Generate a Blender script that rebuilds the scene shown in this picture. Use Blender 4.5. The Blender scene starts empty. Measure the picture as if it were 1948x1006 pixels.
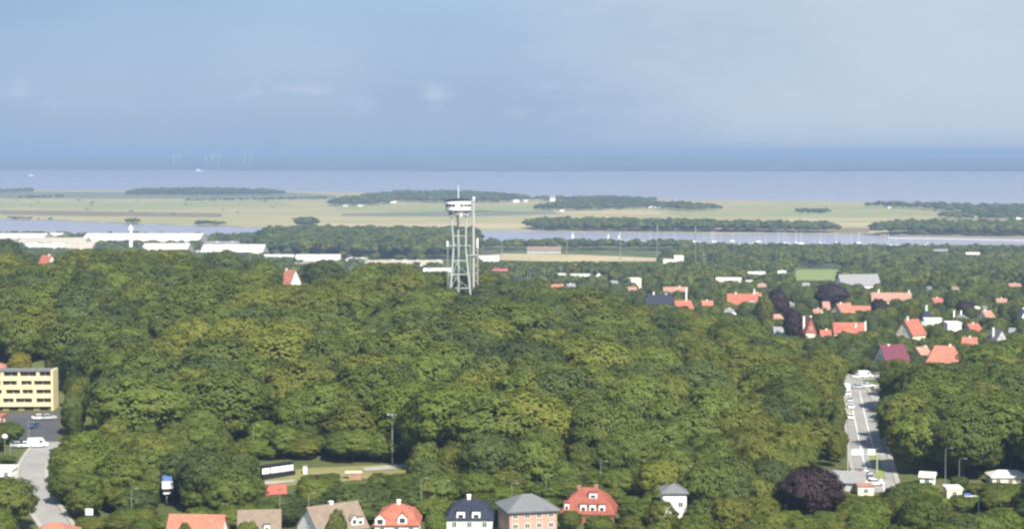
import bpy, math, random
import numpy as np
from mathutils import Vector, Euler

# ------------------------------------------------------------------ camera, sky, sun, exposure
S = bpy.context.scene
COL = S.collection
R = math.radians
H = 122.0                      # camera height above the fjord
F = 3500.0                     # focal length in photo pixels (1948 wide)
PITCH = math.atan(213 / F)
cam = bpy.data.cameras.new('camera')
cam.sensor_width = 36
cam.lens = F / 1948 * 36
cam.clip_start = 1
cam.clip_end = 200000
camo = bpy.data.objects.new('camera', cam)
camo.location = (0, 0, H)
camo.rotation_euler = (math.pi / 2 - PITCH, 0, 0)
COL.objects.link(camo)
S.camera = camo

SUN_EL = R(45)
SUN_AZ = R(24)                 # to the right of straight behind the camera
to_sun = Vector((math.sin(SUN_AZ) * math.cos(SUN_EL), -math.cos(SUN_AZ) * math.cos(SUN_EL), math.sin(SUN_EL)))
sun = bpy.data.lights.new('sun', 'SUN')
sun.energy = 4.6
sun.angle = R(2.0)
sun.color = (1.0, 0.94, 0.84)
suno = bpy.data.objects.new('sun', sun)
suno.rotation_euler = to_sun.to_track_quat('Z', 'Y').to_euler()
COL.objects.link(suno)

world = bpy.data.worlds.new('World')
S.world = world
world.use_nodes = True
nt = world.node_tree
nt.nodes.clear()
N = nt.nodes.new
wo = N('ShaderNodeOutputWorld')
bg = N('ShaderNodeBackground')
bg.inputs['Strength'].default_value = 0.075
sky = N('ShaderNodeTexSky')
sky.sky_type = 'NISHITA'
sky.sun_disc = False
sky.sun_elevation = SUN_EL
sky.sun_rotation = math.pi - SUN_AZ
sky.altitude = 100
sky.air_density = 1.0
sky.dust_density = 1.0
sky.ozone_density = 1.5
# a thin high veil of cloud and a few faint puffs above the horizon
tc = N('ShaderNodeTexCoord')
sep = N('ShaderNodeSeparateXYZ')
nt.links.new(tc.outputs['Generated'], sep.inputs[0])
def wmath(op, a, b=None, clamp=False):
    n = N('ShaderNodeMath'); n.operation = op; n.use_clamp = clamp
    for i, v in enumerate((a, b)):
        if v is None: continue
        if isinstance(v, (int, float)): n.inputs[i].default_value = v
        else: nt.links.new(v, n.inputs[i])
    return n.outputs[0]
def wnoise(scale_xyz, scale, detail, rough):
    m = N('ShaderNodeMapping'); m.inputs['Scale'].default_value = scale_xyz
    nt.links.new(tc.outputs['Generated'], m.inputs[0])
    n = N('ShaderNodeTexNoise'); n.inputs['Scale'].default_value = scale
    n.inputs['Detail'].default_value = detail; n.inputs['Roughness'].default_value = rough
    nt.links.new(m.outputs[0], n.inputs['Vector'])
    return n.outputs['Fac']
def wramp(v, a, b, lo=0.0, hi=1.0):
    n = N('ShaderNodeMapRange'); n.interpolation_type = 'SMOOTHSTEP'
    n.inputs[1].default_value = a; n.inputs[2].default_value = b
    n.inputs[3].default_value = lo; n.inputs[4].default_value = hi
    nt.links.new(v, n.inputs[0]); return n.outputs[0]
zz = sep.outputs['Z']
veil = wramp(wnoise((1, 1, 2.2), 2.6, 4, 0.5), 0.30, 0.72, 0.80, 0.99)
puffs = wramp(wnoise((1, 1, 2.6), 30, 5, 0.55), 0.52, 0.74)
band = wmath('MULTIPLY', wramp(zz, 0.014, 0.024), wramp(zz, 0.046, 0.032))
puffs = wmath('MULTIPLY', wmath('MULTIPLY', puffs, band), 0.42)
def wmix(fac, a, b):
    n = N('ShaderNodeMix'); n.data_type = 'RGBA'
    if isinstance(fac, (int, float)): n.inputs[0].default_value = fac
    else: nt.links.new(fac, n.inputs[0])
    for s, v in ((6, a), (7, b)):
        if isinstance(v, tuple): n.inputs[s].default_value = (*v, 1)
        else: nt.links.new(v, n.inputs[s])
    return n.outputs[2]
VEIL_COL = (1.98, 2.83, 4.2)
PUFF_COL = (3.9, 4.5, 5.4)
c1 = wmix(veil, sky.outputs[0], VEIL_COL)
c2 = wmix(puffs, c1, PUFF_COL)
# one large bright cloud high on the right
cd = Vector((0.26, 0.955, 0.10)).normalized()
dp = N('ShaderNodeVectorMath'); dp.operation = 'DOT_PRODUCT'; dp.inputs[1].default_value = cd
nt.links.new(tc.outputs['Generated'], dp.inputs[0])
cl = wmath('ADD', dp.outputs['Value'], wmath('MULTIPLY', wmath('SUBTRACT', wnoise((1, 1, 2.0), 7, 5, 0.55), 0.5), 0.06))
c2 = wmix(wramp(cl, 0.955, 1.005, 0.0, 0.85), c2, (3.6, 4.25, 4.8))
nt.links.new(c2, bg.inputs['Color'])
nt.links.new(bg.outputs[0], wo.inputs['Surface'])

S.view_settings.view_transform = 'Standard'
S.view_settings.look = 'None'
S.view_settings.gamma = 1
S.view_settings.use_curve_mapping = False
S.view_settings.exposure = 1.1
S.render.engine = 'CYCLES'
S.cycles.use_denoising = True
S.cycles.max_bounces = 6
S.cycles.diffuse_bounces = 2
S.cycles.glossy_bounces = 2
S.cycles.transmission_bounces = 3
S.cycles.transparent_max_bounces = 4
S.cycles.volume_bounces = 0
S.cycles.pixel_filter_type = 'BLACKMAN_HARRIS'
S.cycles.filter_width = 2.5
HAZE_DENSITY = 1.35e-4
HAZE_COLOR = (0.34, 0.475, 0.69)

# ------------------------------------------------------------------ helpers: pixels, terrain
rnd = random.Random(7)
nrg = np.random.default_rng(11)

def ray(x, y):
    u = (x - 974) / F
    v = (503 - y) / F
    cp, sp = math.cos(PITCH), math.sin(PITCH)
    return u, cp + v * sp, -sp + v * cp      # dx, dy, dz

def at(x, y, Y):
    """point on the pixel ray at depth Y"""
    a, b, c = ray(x, y)
    t = Y / b
    return Vector((a * t, Y, H + c * t))

def onz(x, y, z):
    a, b, c = ray(x, y)
    t = (z - H) / c
    return Vector((a * t, b * t, z))

def px(X, Y, Z):
    """project world -> photo pixel"""
    cp, sp = math.cos(PITCH), math.sin(PITCH)
    dz = Z - H
    f = Y * cp - dz * sp
    up = Y * sp + dz * cp
    return 974 + F * X / f, 503 - F * up / f

BY = [-2000, 250, 345, 385, 450, 640, 800, 1000, 1200, 1500, 1800, 2100, 2350, 2560, 2700, 2800, 60000]
BZ = [34, 36, 39.5, 41.5, 44.5, 44, 40, 34, 27, 17, 9, 4.5, 3.0, 2.0, -0.5, -3, -3]
GAUSS = [(-270, 850, 120, 150, 23), (-48, 800, 62, 130, 11), (-150, 560, 120, 120, 1.0), (-85, 690, 110, 100, 6), (130, 780, 70, 90, -3)]
def tz(X, Y):
    X = np.asarray(X, float); Y = np.asarray(Y, float)
    sh = np.interp(X, [-1500, -700, 0, 500, 1500], [-60, -60, 150, 240, 260])
    Ye = np.where(Y > 1500, Y + sh * np.clip((Y - 1500) / 800, 0, 1), Y)
    z = np.interp(Ye, BY, BZ)
    # smooth the piecewise profile a little
    z = (z + np.interp(Ye - 25, BY, BZ) + np.interp(Ye + 25, BY, BZ)) / 3
    for cx, cy, sx, sy, a in GAUSS:
        z = z + a * np.exp(-((X - cx) / sx) ** 2 / 2 - ((Y - cy) / sy) ** 2 / 2)
    return z
def gz(X, Y): return float(tz(X, Y))

def ground(x, y):
    """where the pixel ray meets the terrain"""
    a, b, c = ray(x, y)
    Ys = np.concatenate([np.arange(250, 3000, 2.0), np.arange(3000, 20000, 20.0)])
    t = Ys / b
    d = H + c * t - tz(a * t, Ys)
    i = int(np.argmax(d <= 0))
    t = Ys[i] / b
    return Vector((a * t, Ys[i], gz(a * t, Ys[i])))

# ------------------------------------------------------------------ materials
def new_mat(name):
    m = bpy.data.materials.new(name)
    m.use_nodes = True
    t = m.node_tree
    t.nodes.clear()
    o = t.nodes.new('ShaderNodeOutputMaterial')
    return m, t, o

def mat(name, col, rough=0.8, var=0.15, scale=0.6, spec=0.3, metal=0.0, bump=0.0, bscale=None, coords='Object'):
    m, t, o = new_mat(name)
    b = t.nodes.new('ShaderNodeBsdfPrincipled')
    b.inputs['Roughness'].default_value = rough
    b.inputs['Metallic'].default_value = metal
    b.inputs['Specular IOR Level'].default_value = spec
    tcn = t.nodes.new('ShaderNodeTexCoord')
    n = t.nodes.new('ShaderNodeTexNoise')
    n.inputs['Scale'].default_value = scale
    n.inputs['Detail'].default_value = 6
    n.inputs['Roughness'].default_value = 0.65
    t.links.new(tcn.outputs[coords], n.inputs['Vector'])
    r = t.nodes.new('ShaderNodeMapRange')
    r.inputs[1].default_value = 0.25; r.inputs[2].default_value = 0.75
    r.inputs[3].default_value = 1 - var; r.inputs[4].default_value = 1 + var
    t.links.new(n.outputs['Fac'], r.inputs[0])
    hv = t.nodes.new('ShaderNodeVectorMath'); hv.operation = 'SCALE'
    hv.inputs[0].default_value = col
    t.links.new(r.outputs[0], hv.inputs['Scale'])
    t.links.new(hv.outputs[0], b.inputs['Base Color'])
    if bump:
        bp = t.nodes.new('ShaderNodeBump')
        bp.inputs['Strength'].default_value = bump
        n2 = t.nodes.new('ShaderNodeTexNoise'); n2.inputs['Scale'].default_value = bscale or scale * 6
        t.links.new(tcn.outputs[coords], n2.inputs['Vector'])
        t.links.new(n2.outputs['Fac'], bp.inputs['Height'])
        t.links.new(bp.outputs[0], b.inputs['Normal'])
    t.links.new(b.outputs[0], o.inputs['Surface'])
    return m

def roof_mat(name, col, var=0.22):
    """tiled roof: courses of tiles as fine relief, weathering as noise"""
    m = mat(name, col, 0.8, var, 0.7)
    t = m.node_tree
    b = next(n for n in t.nodes if n.type == 'BSDF_PRINCIPLED')
    tcn = t.nodes.new('ShaderNodeTexCoord')
    w = t.nodes.new('ShaderNodeTexWave'); w.wave_type = 'BANDS'; w.bands_direction = 'Z'
    w.inputs['Scale'].default_value = 1.1; w.inputs['Distortion'].default_value = 0.3
    t.links.new(tcn.outputs['Object'], w.inputs['Vector'])
    w2 = t.nodes.new('ShaderNodeTexWave'); w2.wave_type = 'BANDS'; w2.bands_direction = 'X'
    w2.inputs['Scale'].default_value = 1.4
    t.links.new(tcn.outputs['Object'], w2.inputs['Vector'])
    a = t.nodes.new('ShaderNodeMath'); a.operation = 'ADD'
    t.links.new(w.outputs['Fac'], a.inputs[0]); t.links.new(w2.outputs['Fac'], a.inputs[1])
    bp = t.nodes.new('ShaderNodeBump'); bp.inputs['Strength'].default_value = 0.35; bp.inputs['Distance'].default_value = 0.06
    t.links.new(a.outputs[0], bp.inputs['Height'])
    t.links.new(bp.outputs[0], b.inputs['Normal'])
    return m

def brick_mat(name, c1_, c2_, mortar):
    m, t, o = new_mat(name)
    b = t.nodes.new('ShaderNodeBsdfPrincipled'); b.inputs['Roughness'].default_value = 0.85
    tcn = t.nodes.new('ShaderNodeTexCoord')
    mp = t.nodes.new('ShaderNodeMapping'); mp.inputs['Rotation'].default_value = (math.pi / 2, 0, 0)
    t.links.new(tcn.outputs['Object'], mp.inputs[0])
    br = t.nodes.new('ShaderNodeTexBrick')
    br.inputs['Color1'].default_value = (*c1_, 1); br.inputs['Color2'].default_value = (*c2_, 1)
    br.inputs['Mortar'].default_value = (*mortar, 1); br.inputs['Scale'].default_value = 2.0
    br.inputs['Mortar Size'].default_value = 0.012
    t.links.new(mp.outputs[0], br.inputs['Vector'])
    t.links.new(br.outputs['Color'], b.inputs['Base Color'])
    t.links.new(b.outputs[0], o.inputs['Surface'])
    return m

def leaf_mat(name, col, tint=(1.12, 1.08, 0.9), transl=0.42, spread=0.22):
    m, t, o = new_mat(name)
    L = t.links.new
    oi = t.nodes.new('ShaderNodeObjectInfo')
    tcn = t.nodes.new('ShaderNodeTexCoord')
    n = t.nodes.new('ShaderNodeTexNoise'); n.inputs['Scale'].default_value = 0.42; n.inputs['Detail'].default_value = 5
    L(tcn.outputs['Object'], n.inputs['Vector'])
    r0 = t.nodes.new('ShaderNodeMapRange')
    r0.inputs[1].default_value = 0.3; r0.inputs[2].default_value = 0.7
    r0.inputs[3].default_value = 0.86; r0.inputs[4].default_value = 1.16
    L(n.outputs['Fac'], r0.inputs[0])
    r1 = t.nodes.new('ShaderNodeMapRange')
    r1.inputs[3].default_value = 1 - spread; r1.inputs[4].default_value = 1 + spread
    L(oi.outputs['Random'], r1.inputs[0])
    mu = t.nodes.new('ShaderNodeMath'); mu.operation = 'MULTIPLY'
    L(r0.outputs[0], mu.inputs[0]); L(r1.outputs[0], mu.inputs[1])
    fr = t.nodes.new('ShaderNodeMath'); fr.operation = 'FRACT'
    m7 = t.nodes.new('ShaderNodeMath'); m7.operation = 'MULTIPLY'; m7.inputs[1].default_value = 7.31
    L(oi.outputs['Random'], m7.inputs[0]); L(m7.outputs[0], fr.inputs[0])
    mx = t.nodes.new('ShaderNodeMix'); mx.data_type = 'RGBA'
    mx.inputs[6].default_value = (*col, 1)
    mx.inputs[7].default_value = (col[0] * tint[0], col[1] * tint[1], col[2] * tint[2], 1)
    L(fr.outputs[0], mx.inputs[0])
    sc = t.nodes.new('ShaderNodeVectorMath'); sc.operation = 'SCALE'
    L(mx.outputs[2], sc.inputs[0]); L(mu.outputs[0], sc.inputs['Scale'])
    d = t.nodes.new('ShaderNodeBsdfPrincipled'); d.inputs['Roughness'].default_value = 0.65
    d.inputs['Specular IOR Level'].default_value = 0.25
    tr = t.nodes.new('ShaderNodeBsdfTranslucent')
    L(sc.outputs[0], d.inputs['Base Color']); L(sc.outputs[0], tr.inputs['Color'])
    ms = t.nodes.new('ShaderNodeMixShader'); ms.inputs[0].default_value = transl
    L(d.outputs[0], ms.inputs[1]); L(tr.outputs[0], ms.inputs[2])
    L(ms.outputs[0], o.inputs['Surface'])
    return m

M = {}
M['white'] = mat('white render', (0.80, 0.79, 0.75), 0.8, 0.06)
M['cream'] = mat('cream render', (0.70, 0.64, 0.48), 0.8, 0.08)
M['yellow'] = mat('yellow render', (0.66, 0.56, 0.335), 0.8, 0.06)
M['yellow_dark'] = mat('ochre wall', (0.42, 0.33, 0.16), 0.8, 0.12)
M['grey_wall'] = mat('grey render', (0.42, 0.42, 0.41), 0.85, 0.12)
M['red_roof'] = roof_mat('red tiles', (0.34, 0.112, 0.072), .3)
M['orange_roof'] = roof_mat('orange tiles', (0.365, 0.145, 0.095), .3)
M['pink_roof'] = roof_mat('faded tiles', (0.34, 0.19, 0.14), .3)
M['brick_roof'] = roof_mat('dark red tiles', (0.26, 0.078, 0.052), .3)
M['brown_roof'] = roof_mat('brown tiles', (0.20, 0.155, 0.115))
M['grey_roof'] = roof_mat('grey slate', (0.15, 0.15, 0.155), 0.15)
M['pale_roof'] = mat('pale felt roof', (0.22, 0.22, 0.22), 0.8, 0.15)
M['dark_roof'] = roof_mat('blue black tiles', (0.022, 0.026, 0.045), 0.2)
M['purple_roof'] = roof_mat('purple tiles', (0.13, 0.035, 0.055))
M['red_brick'] = brick_mat('red brick', (0.34, 0.09, 0.05), (0.26, 0.07, 0.045), (0.35, 0.25, 0.2))
M['tan_brick'] = brick_mat('tan brick', (0.44, 0.27, 0.20), (0.38, 0.23, 0.175), (0.55, 0.48, 0.4))
M['glass'] = mat('window glass', (0.03, 0.04, 0.05), 0.08, 0.1, 1.0, 0.6)
M['brown_glass'] = mat('brown window glass', (0.10, 0.085, 0.05), 0.25, 0.5, 0.6, 0.5)  # brownish dark tone of the apartment windows
M['frame'] = mat('white frame', (0.75, 0.75, 0.72), 0.5, 0.05)
M['dark'] = mat('dark opening', (0.02, 0.02, 0.022), 0.7, 0.2)
M['black'] = mat('black boards', (0.012, 0.012, 0.016), 0.7, 0.2)
M['metal'] = mat('galvanised steel', (0.42, 0.44, 0.45), 0.45, 0.12, 0.5, 0.5, 0.3)
M['pole'] = mat('grey green pole', (0.20, 0.23, 0.19), 0.6, 0.1)
M['concrete'] = mat('concrete', (0.36, 0.355, 0.33), 0.85, 0.14)
M['tower_steel'] = mat('painted tower steel', (0.38, 0.41, 0.41), 0.6, 0.1)
M['asphalt'] = mat('asphalt', (0.14, 0.135, 0.135), 0.9, 0.22, 0.25, coords='Generated')
M['asphalt'] = mat('worn asphalt', (0.25, 0.24, 0.225), 0.9, 0.2, 0.12)
M['lot'] = mat('shaded asphalt', (0.065, 0.065, 0.07), 0.9, 0.2, 0.15)  # asphalt darkened to carry the tree shade over the parking lot
M['paving'] = mat('pale paving', (0.31, 0.29, 0.25), 0.9, 0.15, 0.3)
M['paint'] = mat('road paint', (0.75, 0.75, 0.72), 0.7, 0.15, 0.8)
M['track'] = mat('red running track', (0.42, 0.12, 0.08), 0.9, 0.12, 0.3)
M['bark'] = mat('bark', (0.10, 0.085, 0.065), 0.9, 0.25, 1.2)
M['blue'] = mat('blue panel', (0.10, 0.17, 0.42), 0.5, 0.08)
M['signal_red'] = mat('red cladding', (0.45, 0.05, 0.07), 0.6, 0.08)
M['tyre'] = mat('tyre rubber', (0.02, 0.02, 0.02), 0.8, 0.1)
M['hall_white'] = mat('white sheet roof', (0.60, 0.58, 0.51), 0.6, 0.08, 0.05)
M['hall_beige'] = mat('beige sheet roof', (0.40, 0.36, 0.28), 0.7, 0.1, 0.05)
for nm, c in (('car_white', (0.80, 0.80, 0.80)), ('car_silver', (0.45, 0.46, 0.48)), ('car_red', (0.38, 0.03, 0.04)),
              ('car_black', (0.02, 0.02, 0.025)), ('car_blue', (0.06, 0.09, 0.2))):
    M[nm] = mat(nm, c, 0.25, 0.03, 1, 0.5)

LEAF = {
    'olive': leaf_mat('olive leaves', (0.145, 0.162, 0.027)),
    'green': leaf_mat('green leaves', (0.122, 0.154, 0.028)),
    'dark': leaf_mat('dark green leaves', (0.087, 0.118, 0.032)),
    'bright': leaf_mat('bright leaves', (0.115, 0.155, 0.024)),
    'yellow': leaf_mat('yellow green leaves', (0.19, 0.18, 0.02)),
    'copper': leaf_mat('copper leaves', (0.032, 0.022, 0.025), (1.2, 1.0, 1.0), 0.15),
}
LEAFWORD = {'olive': 'olive-green', 'green': 'mid-green', 'dark': 'dark green', 'bright': 'bright green',
            'yellow': 'yellow-green', 'copper': 'dark purple-leaved'}

# ------------------------------------------------------------------ mesh builder
class MB:
    def __init__(self): self.v, self.f = [], []
    def add(self, vs, fs):
        o = len(self.v)
        self.v += [tuple(p) for p in vs]
        self.f += [tuple(i + o for i in q) for q in fs]
        return self
    def box(self, x0, x1, y0, y1, z0, z1):
        return self.add([(x0, y0, z0), (x1, y0, z0), (x1, y1, z0), (x0, y1, z0), (x0, y0, z1), (x1, y0, z1), (x1, y1, z1), (x0, y1, z1)],
                        [(3, 2, 1, 0), (4, 5, 6, 7), (0, 1, 5, 4), (1, 2, 6, 5), (2, 3, 7, 6), (3, 0, 4, 7)])
    def loft(self, rings, cap=True):
        n = len(rings[0]); o = len(self.v)
        for r in rings: self.v += [tuple(p) for p in r]
        for k in range(len(rings) - 1):
            for i in range(n):
                j = (i + 1) % n
                self.f.append((o + k * n + i, o + k * n + j, o + (k + 1) * n + j, o + (k + 1) * n + i))
        if cap:
            self.f.append(tuple(o + i for i in reversed(range(n))))
            self.f.append(tuple(o + (len(rings) - 1) * n + i for i in range(n)))
        return self
    def tube(self, pts, rad, n=8):
        rings = []; ps = None
        for i, p in enumerate(pts):
            p = Vector(p)
            a = Vector(pts[max(i - 1, 0)]); b = Vector(pts[min(i + 1, len(pts) - 1)])
            d = (b - a).normalized()
            s = d.orthogonal().normalized() if abs(d.z) > 0.99 else d.cross(Vector((0, 0, 1))).normalized()
            if ps is not None and (ps - d * ps.dot(d)).length > .1: s = (ps - d * ps.dot(d)).normalized()
            ps = s
            u = d.cross(s)
            r = rad[i] if isinstance(rad, (list, tuple)) else rad
            rings.append([p + (s * math.cos(2 * math.pi * k / n) + u * math.sin(2 * math.pi * k / n)) * r for k in range(n)])
        return self.loft(rings)
    def lathe(self, prof, n=24, cx=0, cy=0):
        return self.loft([[(cx + r * math.cos(2 * math.pi * k / n), cy + r * math.sin(2 * math.pi * k / n), z) for k in range(n)] for r, z in prof])
    def mesh(self, name, m, smooth=False):
        me = bpy.data.meshes.new(name)
        me.from_pydata(self.v, [], self.f)
        me.materials.append(m)
        if smooth: me.polygons.foreach_set('use_smooth', [True] * len(me.polygons))
        me.update()
        return me
    def build(self, name, m, parent=None, smooth=False):
        return obj(name, self.mesh(name, m, smooth), parent)

def obj(name, me, parent=None):
    o = bpy.data.objects.new(name, me)
    COL.objects.link(o)
    if parent: o.parent = parent
    return o
def tag(o, label=None, cat=None, group=None, kind=None):
    if label: o['label'] = label
    if cat: o['category'] = cat
    if group: o['group'] = group
    if kind: o['kind'] = kind
    return o
def thing(name, label, cat, loc, rz=0, group=None):
    o = bpy.data.objects.new(name, None)
    o.empty_display_size = 0.5
    COL.objects.link(o)
    o.location = loc; o.rotation_euler = (0, 0, rz)
    return tag(o, label, cat, group)
def copy_tree(root, loc, rz, label=None, scale=None):
    r = root.copy(); COL.objects.link(r)
    r.location = loc; r.rotation_euler = (0, 0, rz)
    if scale: r.scale = scale
    if label: r['label'] = label
    for ch in root.children:
        c = ch.copy(); COL.objects.link(c); c.parent = r
        for g in ch.children:
            d = g.copy(); COL.objects.link(d); d.parent = c
    return r

# ------------------------------------------------------------------ ground, water, island, far shore
rows = np.concatenate([np.arange(-300, 260, 40), np.arange(260, 1000, 5), np.arange(1000, 2900, 14), np.geomspace(2900, 60000, 40)])
NC = 170
V = np.zeros((len(rows), NC, 3))
for i, Y in enumerate(rows):
    w = max(320, 0.62 * Y)
    xs = np.linspace(-w, w, NC)
    V[i, :, 0] = xs; V[i, :, 1] = Y
    V[i, :, 2] = tz(xs, np.full(NC, Y))
idx = np.arange(len(rows) * NC).reshape(len(rows), NC)
faces = np.stack([idx[:-1, :-1], idx[:-1, 1:], idx[1:, 1:], idx[1:, :-1]], -1).reshape(-1, 4)
gm = bpy.data.meshes.new('ground')
gm.from_pydata(V.reshape(-1, 3).tolist(), [], faces.tolist())
gm.polygons.foreach_set('use_smooth', [True] * len(gm.polygons))
def grass_mat(name, c1_, c2_, scale):
    m, t, o = new_mat(name)
    b = t.nodes.new('ShaderNodeBsdfPrincipled'); b.inputs['Roughness'].default_value = 0.95
    b.inputs['Specular IOR Level'].default_value = 0.1
    g = t.nodes.new('ShaderNodeNewGeometry')
    n = t.nodes.new('ShaderNodeTexNoise'); n.inputs['Scale'].default_value = scale; n.inputs['Detail'].default_value = 7
    n.inputs['Roughness'].default_value = 0.62
    t.links.new(g.outputs['Position'], n.inputs['Vector'])
    r = t.nodes.new('ShaderNodeMapRange'); r.inputs[1].default_value = 0.35; r.inputs[2].default_value = 0.65
    t.links.new(n.outputs['Fac'], r.inputs[0])
    mx = t.nodes.new('ShaderNodeMix'); mx.data_type = 'RGBA'
    mx.inputs[6].default_value = (*c1_, 1); mx.inputs[7].default_value = (*c2_, 1)
    t.links.new(r.outputs[0], mx.inputs[0]); t.links.new(mx.outputs[2], b.inputs['Base Color'])
    t.links.new(b.outputs[0], o.inputs['Surface'])
    return m
M['grass'] = grass_mat('garden grass', (0.055, 0.075, 0.022), (0.11, 0.115, 0.045), 0.03)
M['marsh'] = grass_mat('marsh grass', (0.26, 0.245, 0.105), (0.34, 0.29, 0.145), 0.004)
M['pasture'] = grass_mat('pasture', (0.205, 0.235, 0.09), (0.27, 0.26, 0.115), 0.005)
M['stubble'] = grass_mat('stubble field', (0.42, 0.34, 0.19), (0.34, 0.29, 0.16), 0.006)
M['wet'] = grass_mat('wet meadow', (0.12, 0.15, 0.085), (0.17, 0.165, 0.10), 0.006)
M['reed'] = grass_mat('reeds', (0.20, 0.15, 0.10), (0.15, 0.13, 0.07), 0.02)
M['farland'] = grass_mat('far land', (0.02, 0.03, 0.02), (0.14, 0.135, 0.08), 0.0016)
M['lawn'] = grass_mat('lawn', (0.17, 0.22, 0.07), (0.20, 0.235, 0.085), 0.05)
M['pitch'] = grass_mat('dry grass pitch', (0.17, 0.165, 0.06), (0.24, 0.21, 0.10), 0.08)
gm.materials.append(M['grass'])
tag(obj('ground', gm), kind='structure')

def water_mat():
    m, t, o = new_mat('fjord water')
    b = t.nodes.new('ShaderNodeBsdfPrincipled')
    b.inputs['Base Color'].default_value = (0.26, 0.255, 0.29, 1)
    b.inputs['Roughness'].default_value = 0.32
    b.inputs['IOR'].default_value = 1.33
    g = t.nodes.new('ShaderNodeNewGeometry')
    mp = t.nodes.new('ShaderNodeMapping'); mp.inputs['Scale'].default_value = (0.4, 1.6, 1)
    t.links.new(g.outputs['Position'], mp.inputs[0])
    n = t.nodes.new('ShaderNodeTexNoise'); n.inputs['Scale'].default_value = 0.002; n.inputs['Detail'].default_value = 6
    t.links.new(mp.outputs[0], n.inputs['Vector'])
    r = t.nodes.new('ShaderNodeMapRange'); r.inputs[1].default_value = 0.3; r.inputs[2].default_value = 0.7
    r.inputs[3].default_value = 0.24; r.inputs[4].default_value = 0.42
    t.links.new(n.outputs['Fac'], r.inputs[0]); t.links.new(r.outputs[0], b.inputs['Roughness'])
    bp = t.nodes.new('ShaderNodeBump'); bp.inputs['Strength'].default_value = 0.5; bp.inputs['Distance'].default_value = 0.5
    n2 = t.nodes.new('ShaderNodeTexNoise'); n2.inputs['Scale'].default_value = 0.25; n2.inputs['Detail'].default_value = 3
    t.links.new(g.outputs['Position'], n2.inputs['Vector'])
    t.links.new(n2.outputs['Fac'], bp.inputs['Height']); t.links.new(bp.outputs[0], b.inputs['Normal'])
    t.links.new(b.outputs[0], o.inputs['Surface'])
    return m
M['water'] = water_mat()
wm = MB().add([(-32000, 2000, 0), (32000, 2000, 0), (32000, 55000, 0), (-32000, 55000, 0)], [(0, 1, 2, 3)])
tag(wm.build('fjord_water', M['water']), kind='structure')

def sheet(name, pix, z, m, parent=None, skirt=0.0):
    """flat polygon on height z whose outline is given in photo pixels"""
    P = [onz(x, y, z) for x, y in pix]
    b = MB()
    n = len(P)
    b.add(P, [tuple(range(n))])
    if skirt:
        for i in range(n):
            j = (i + 1) % n
            a, c = P[i], P[j]
            b.add([a, c, (c.x, c.y, c.z - skirt), (a.x, a.y, a.z - skirt)], [(0, 1, 2, 3)])
    return tag(b.build(name, m, parent), kind='structure')

def wiggle(pts, seed, n=6, amp=1.0):
    r = random.Random(seed); out = []
    for (x0, y0), (x1, y1) in zip(pts[:-1], pts[1:]):
        for k in range(n):
            t = k / n
            out.append((x0 + (x1 - x0) * t, y0 + (y1 - y0) * t + (r.uniform(-amp, amp) if k else 0)))
    out.append(pts[-1]); return out
near_shore = [(-250, 412), (0, 415), (120, 419), (250, 425), (400, 428), (520, 433), (700, 436), (960, 438), (1300, 442), (1600, 444), (1800, 449), (2200, 455)]
far_side = [(2200, 394), (1948, 391), (1700, 385), (1400, 381), (1150, 377), (960, 373), (700, 366), (540, 363), (240, 362), (60, 362), (-250, 360)]
sheet('island_ground', wiggle(near_shore, 1, 6, 0.7) + wiggle(far_side, 2, 6, 0.5), 0.9, M['marsh'], skirt=3)
FZ = 0.96
def fld(pix, m, z): sheet('field', pix, z, M[m])
fld([(-200, 364.5), (540, 366), (640, 372), (640, 379), (-200, 377)], 'wet', FZ)
fld([(-150, 384), (200, 386), (520, 381), (560, 391), (300, 397), (-150, 394)], 'pasture', FZ + .05)
fld([(640, 393), (850, 390), (1010, 389), (1040, 398), (900, 403), (640, 401)], 'pasture', FZ + .05)
fld([(650, 406), (900, 401), (1060, 402), (1070, 407), (900, 412), (650, 411)], 'wet', FZ + .05)
fld([(560, 428), (680, 424.5), (1000, 425), (1000, 434), (700, 433)], 'stubble', FZ + .08)
fld([(1050, 402), (1200, 401), (1350, 404), (1240, 408), (1060, 405.5)], 'stubble', FZ + .06)
fld([(1250, 403), (1400, 401), (1700, 402), (1830, 408), (1640, 413), (1300, 410)], 'pasture', FZ + .1)
fld([(1400, 391), (1560, 390), (1720, 391), (1760, 399), (1480, 399), (1380, 397)], 'pasture', FZ + .05)
fld([(1500, 416), (1700, 416), (1690, 419), (1500, 419.5)], 'stubble', FZ + .12)
fld([(1360, 427), (1520, 423.5), (1690, 424), (1680, 431), (1450, 432)], 'stubble', FZ + .12)
fld([(1330, 436), (1500, 433), (1660, 434), (1650, 443), (1560, 443), (1350, 441)], 'reed', FZ + .06)
fld([(0, 400), (180, 402), (420, 406), (420, 413), (150, 411), (0, 408)], 'reed', FZ + .03)

# far shore: low hills beyond the broad
fr = np.concatenate([np.linspace(12000, 20000, 34), np.geomspace(21000, 52000, 18)])
nc = 90
FV = np.zeros((len(fr), nc, 3))
def farz(X, Y):
    a = X / np.maximum(Y, 1)
    edge = 12900 - 4000 * (a + 0.27)
    t = np.clip((Y - edge) / 6500, 0, 1)
    z = -2 + 5 * np.clip((Y - edge) / 60, 0, 1) + 70 * t * t * (3 - 2 * t)
    z = z + 11 * t * (np.sin(X / 1900 + 1.3) + 0.6 * np.sin(X / 700 + Y / 2300) + 0.5 * np.sin(Y / 1500))
    return z - 12 * np.clip(a + .05, 0, .4) * 2 * t
for i, Y in enumerate(fr):
    xs = np.linspace(-.62 * Y, .62 * Y, nc)
    FV[i, :, 0] = xs; FV[i, :, 1] = Y; FV[i, :, 2] = farz(xs, np.full(nc, Y))
idx = np.arange(len(fr) * nc).reshape(len(fr), nc)
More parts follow.
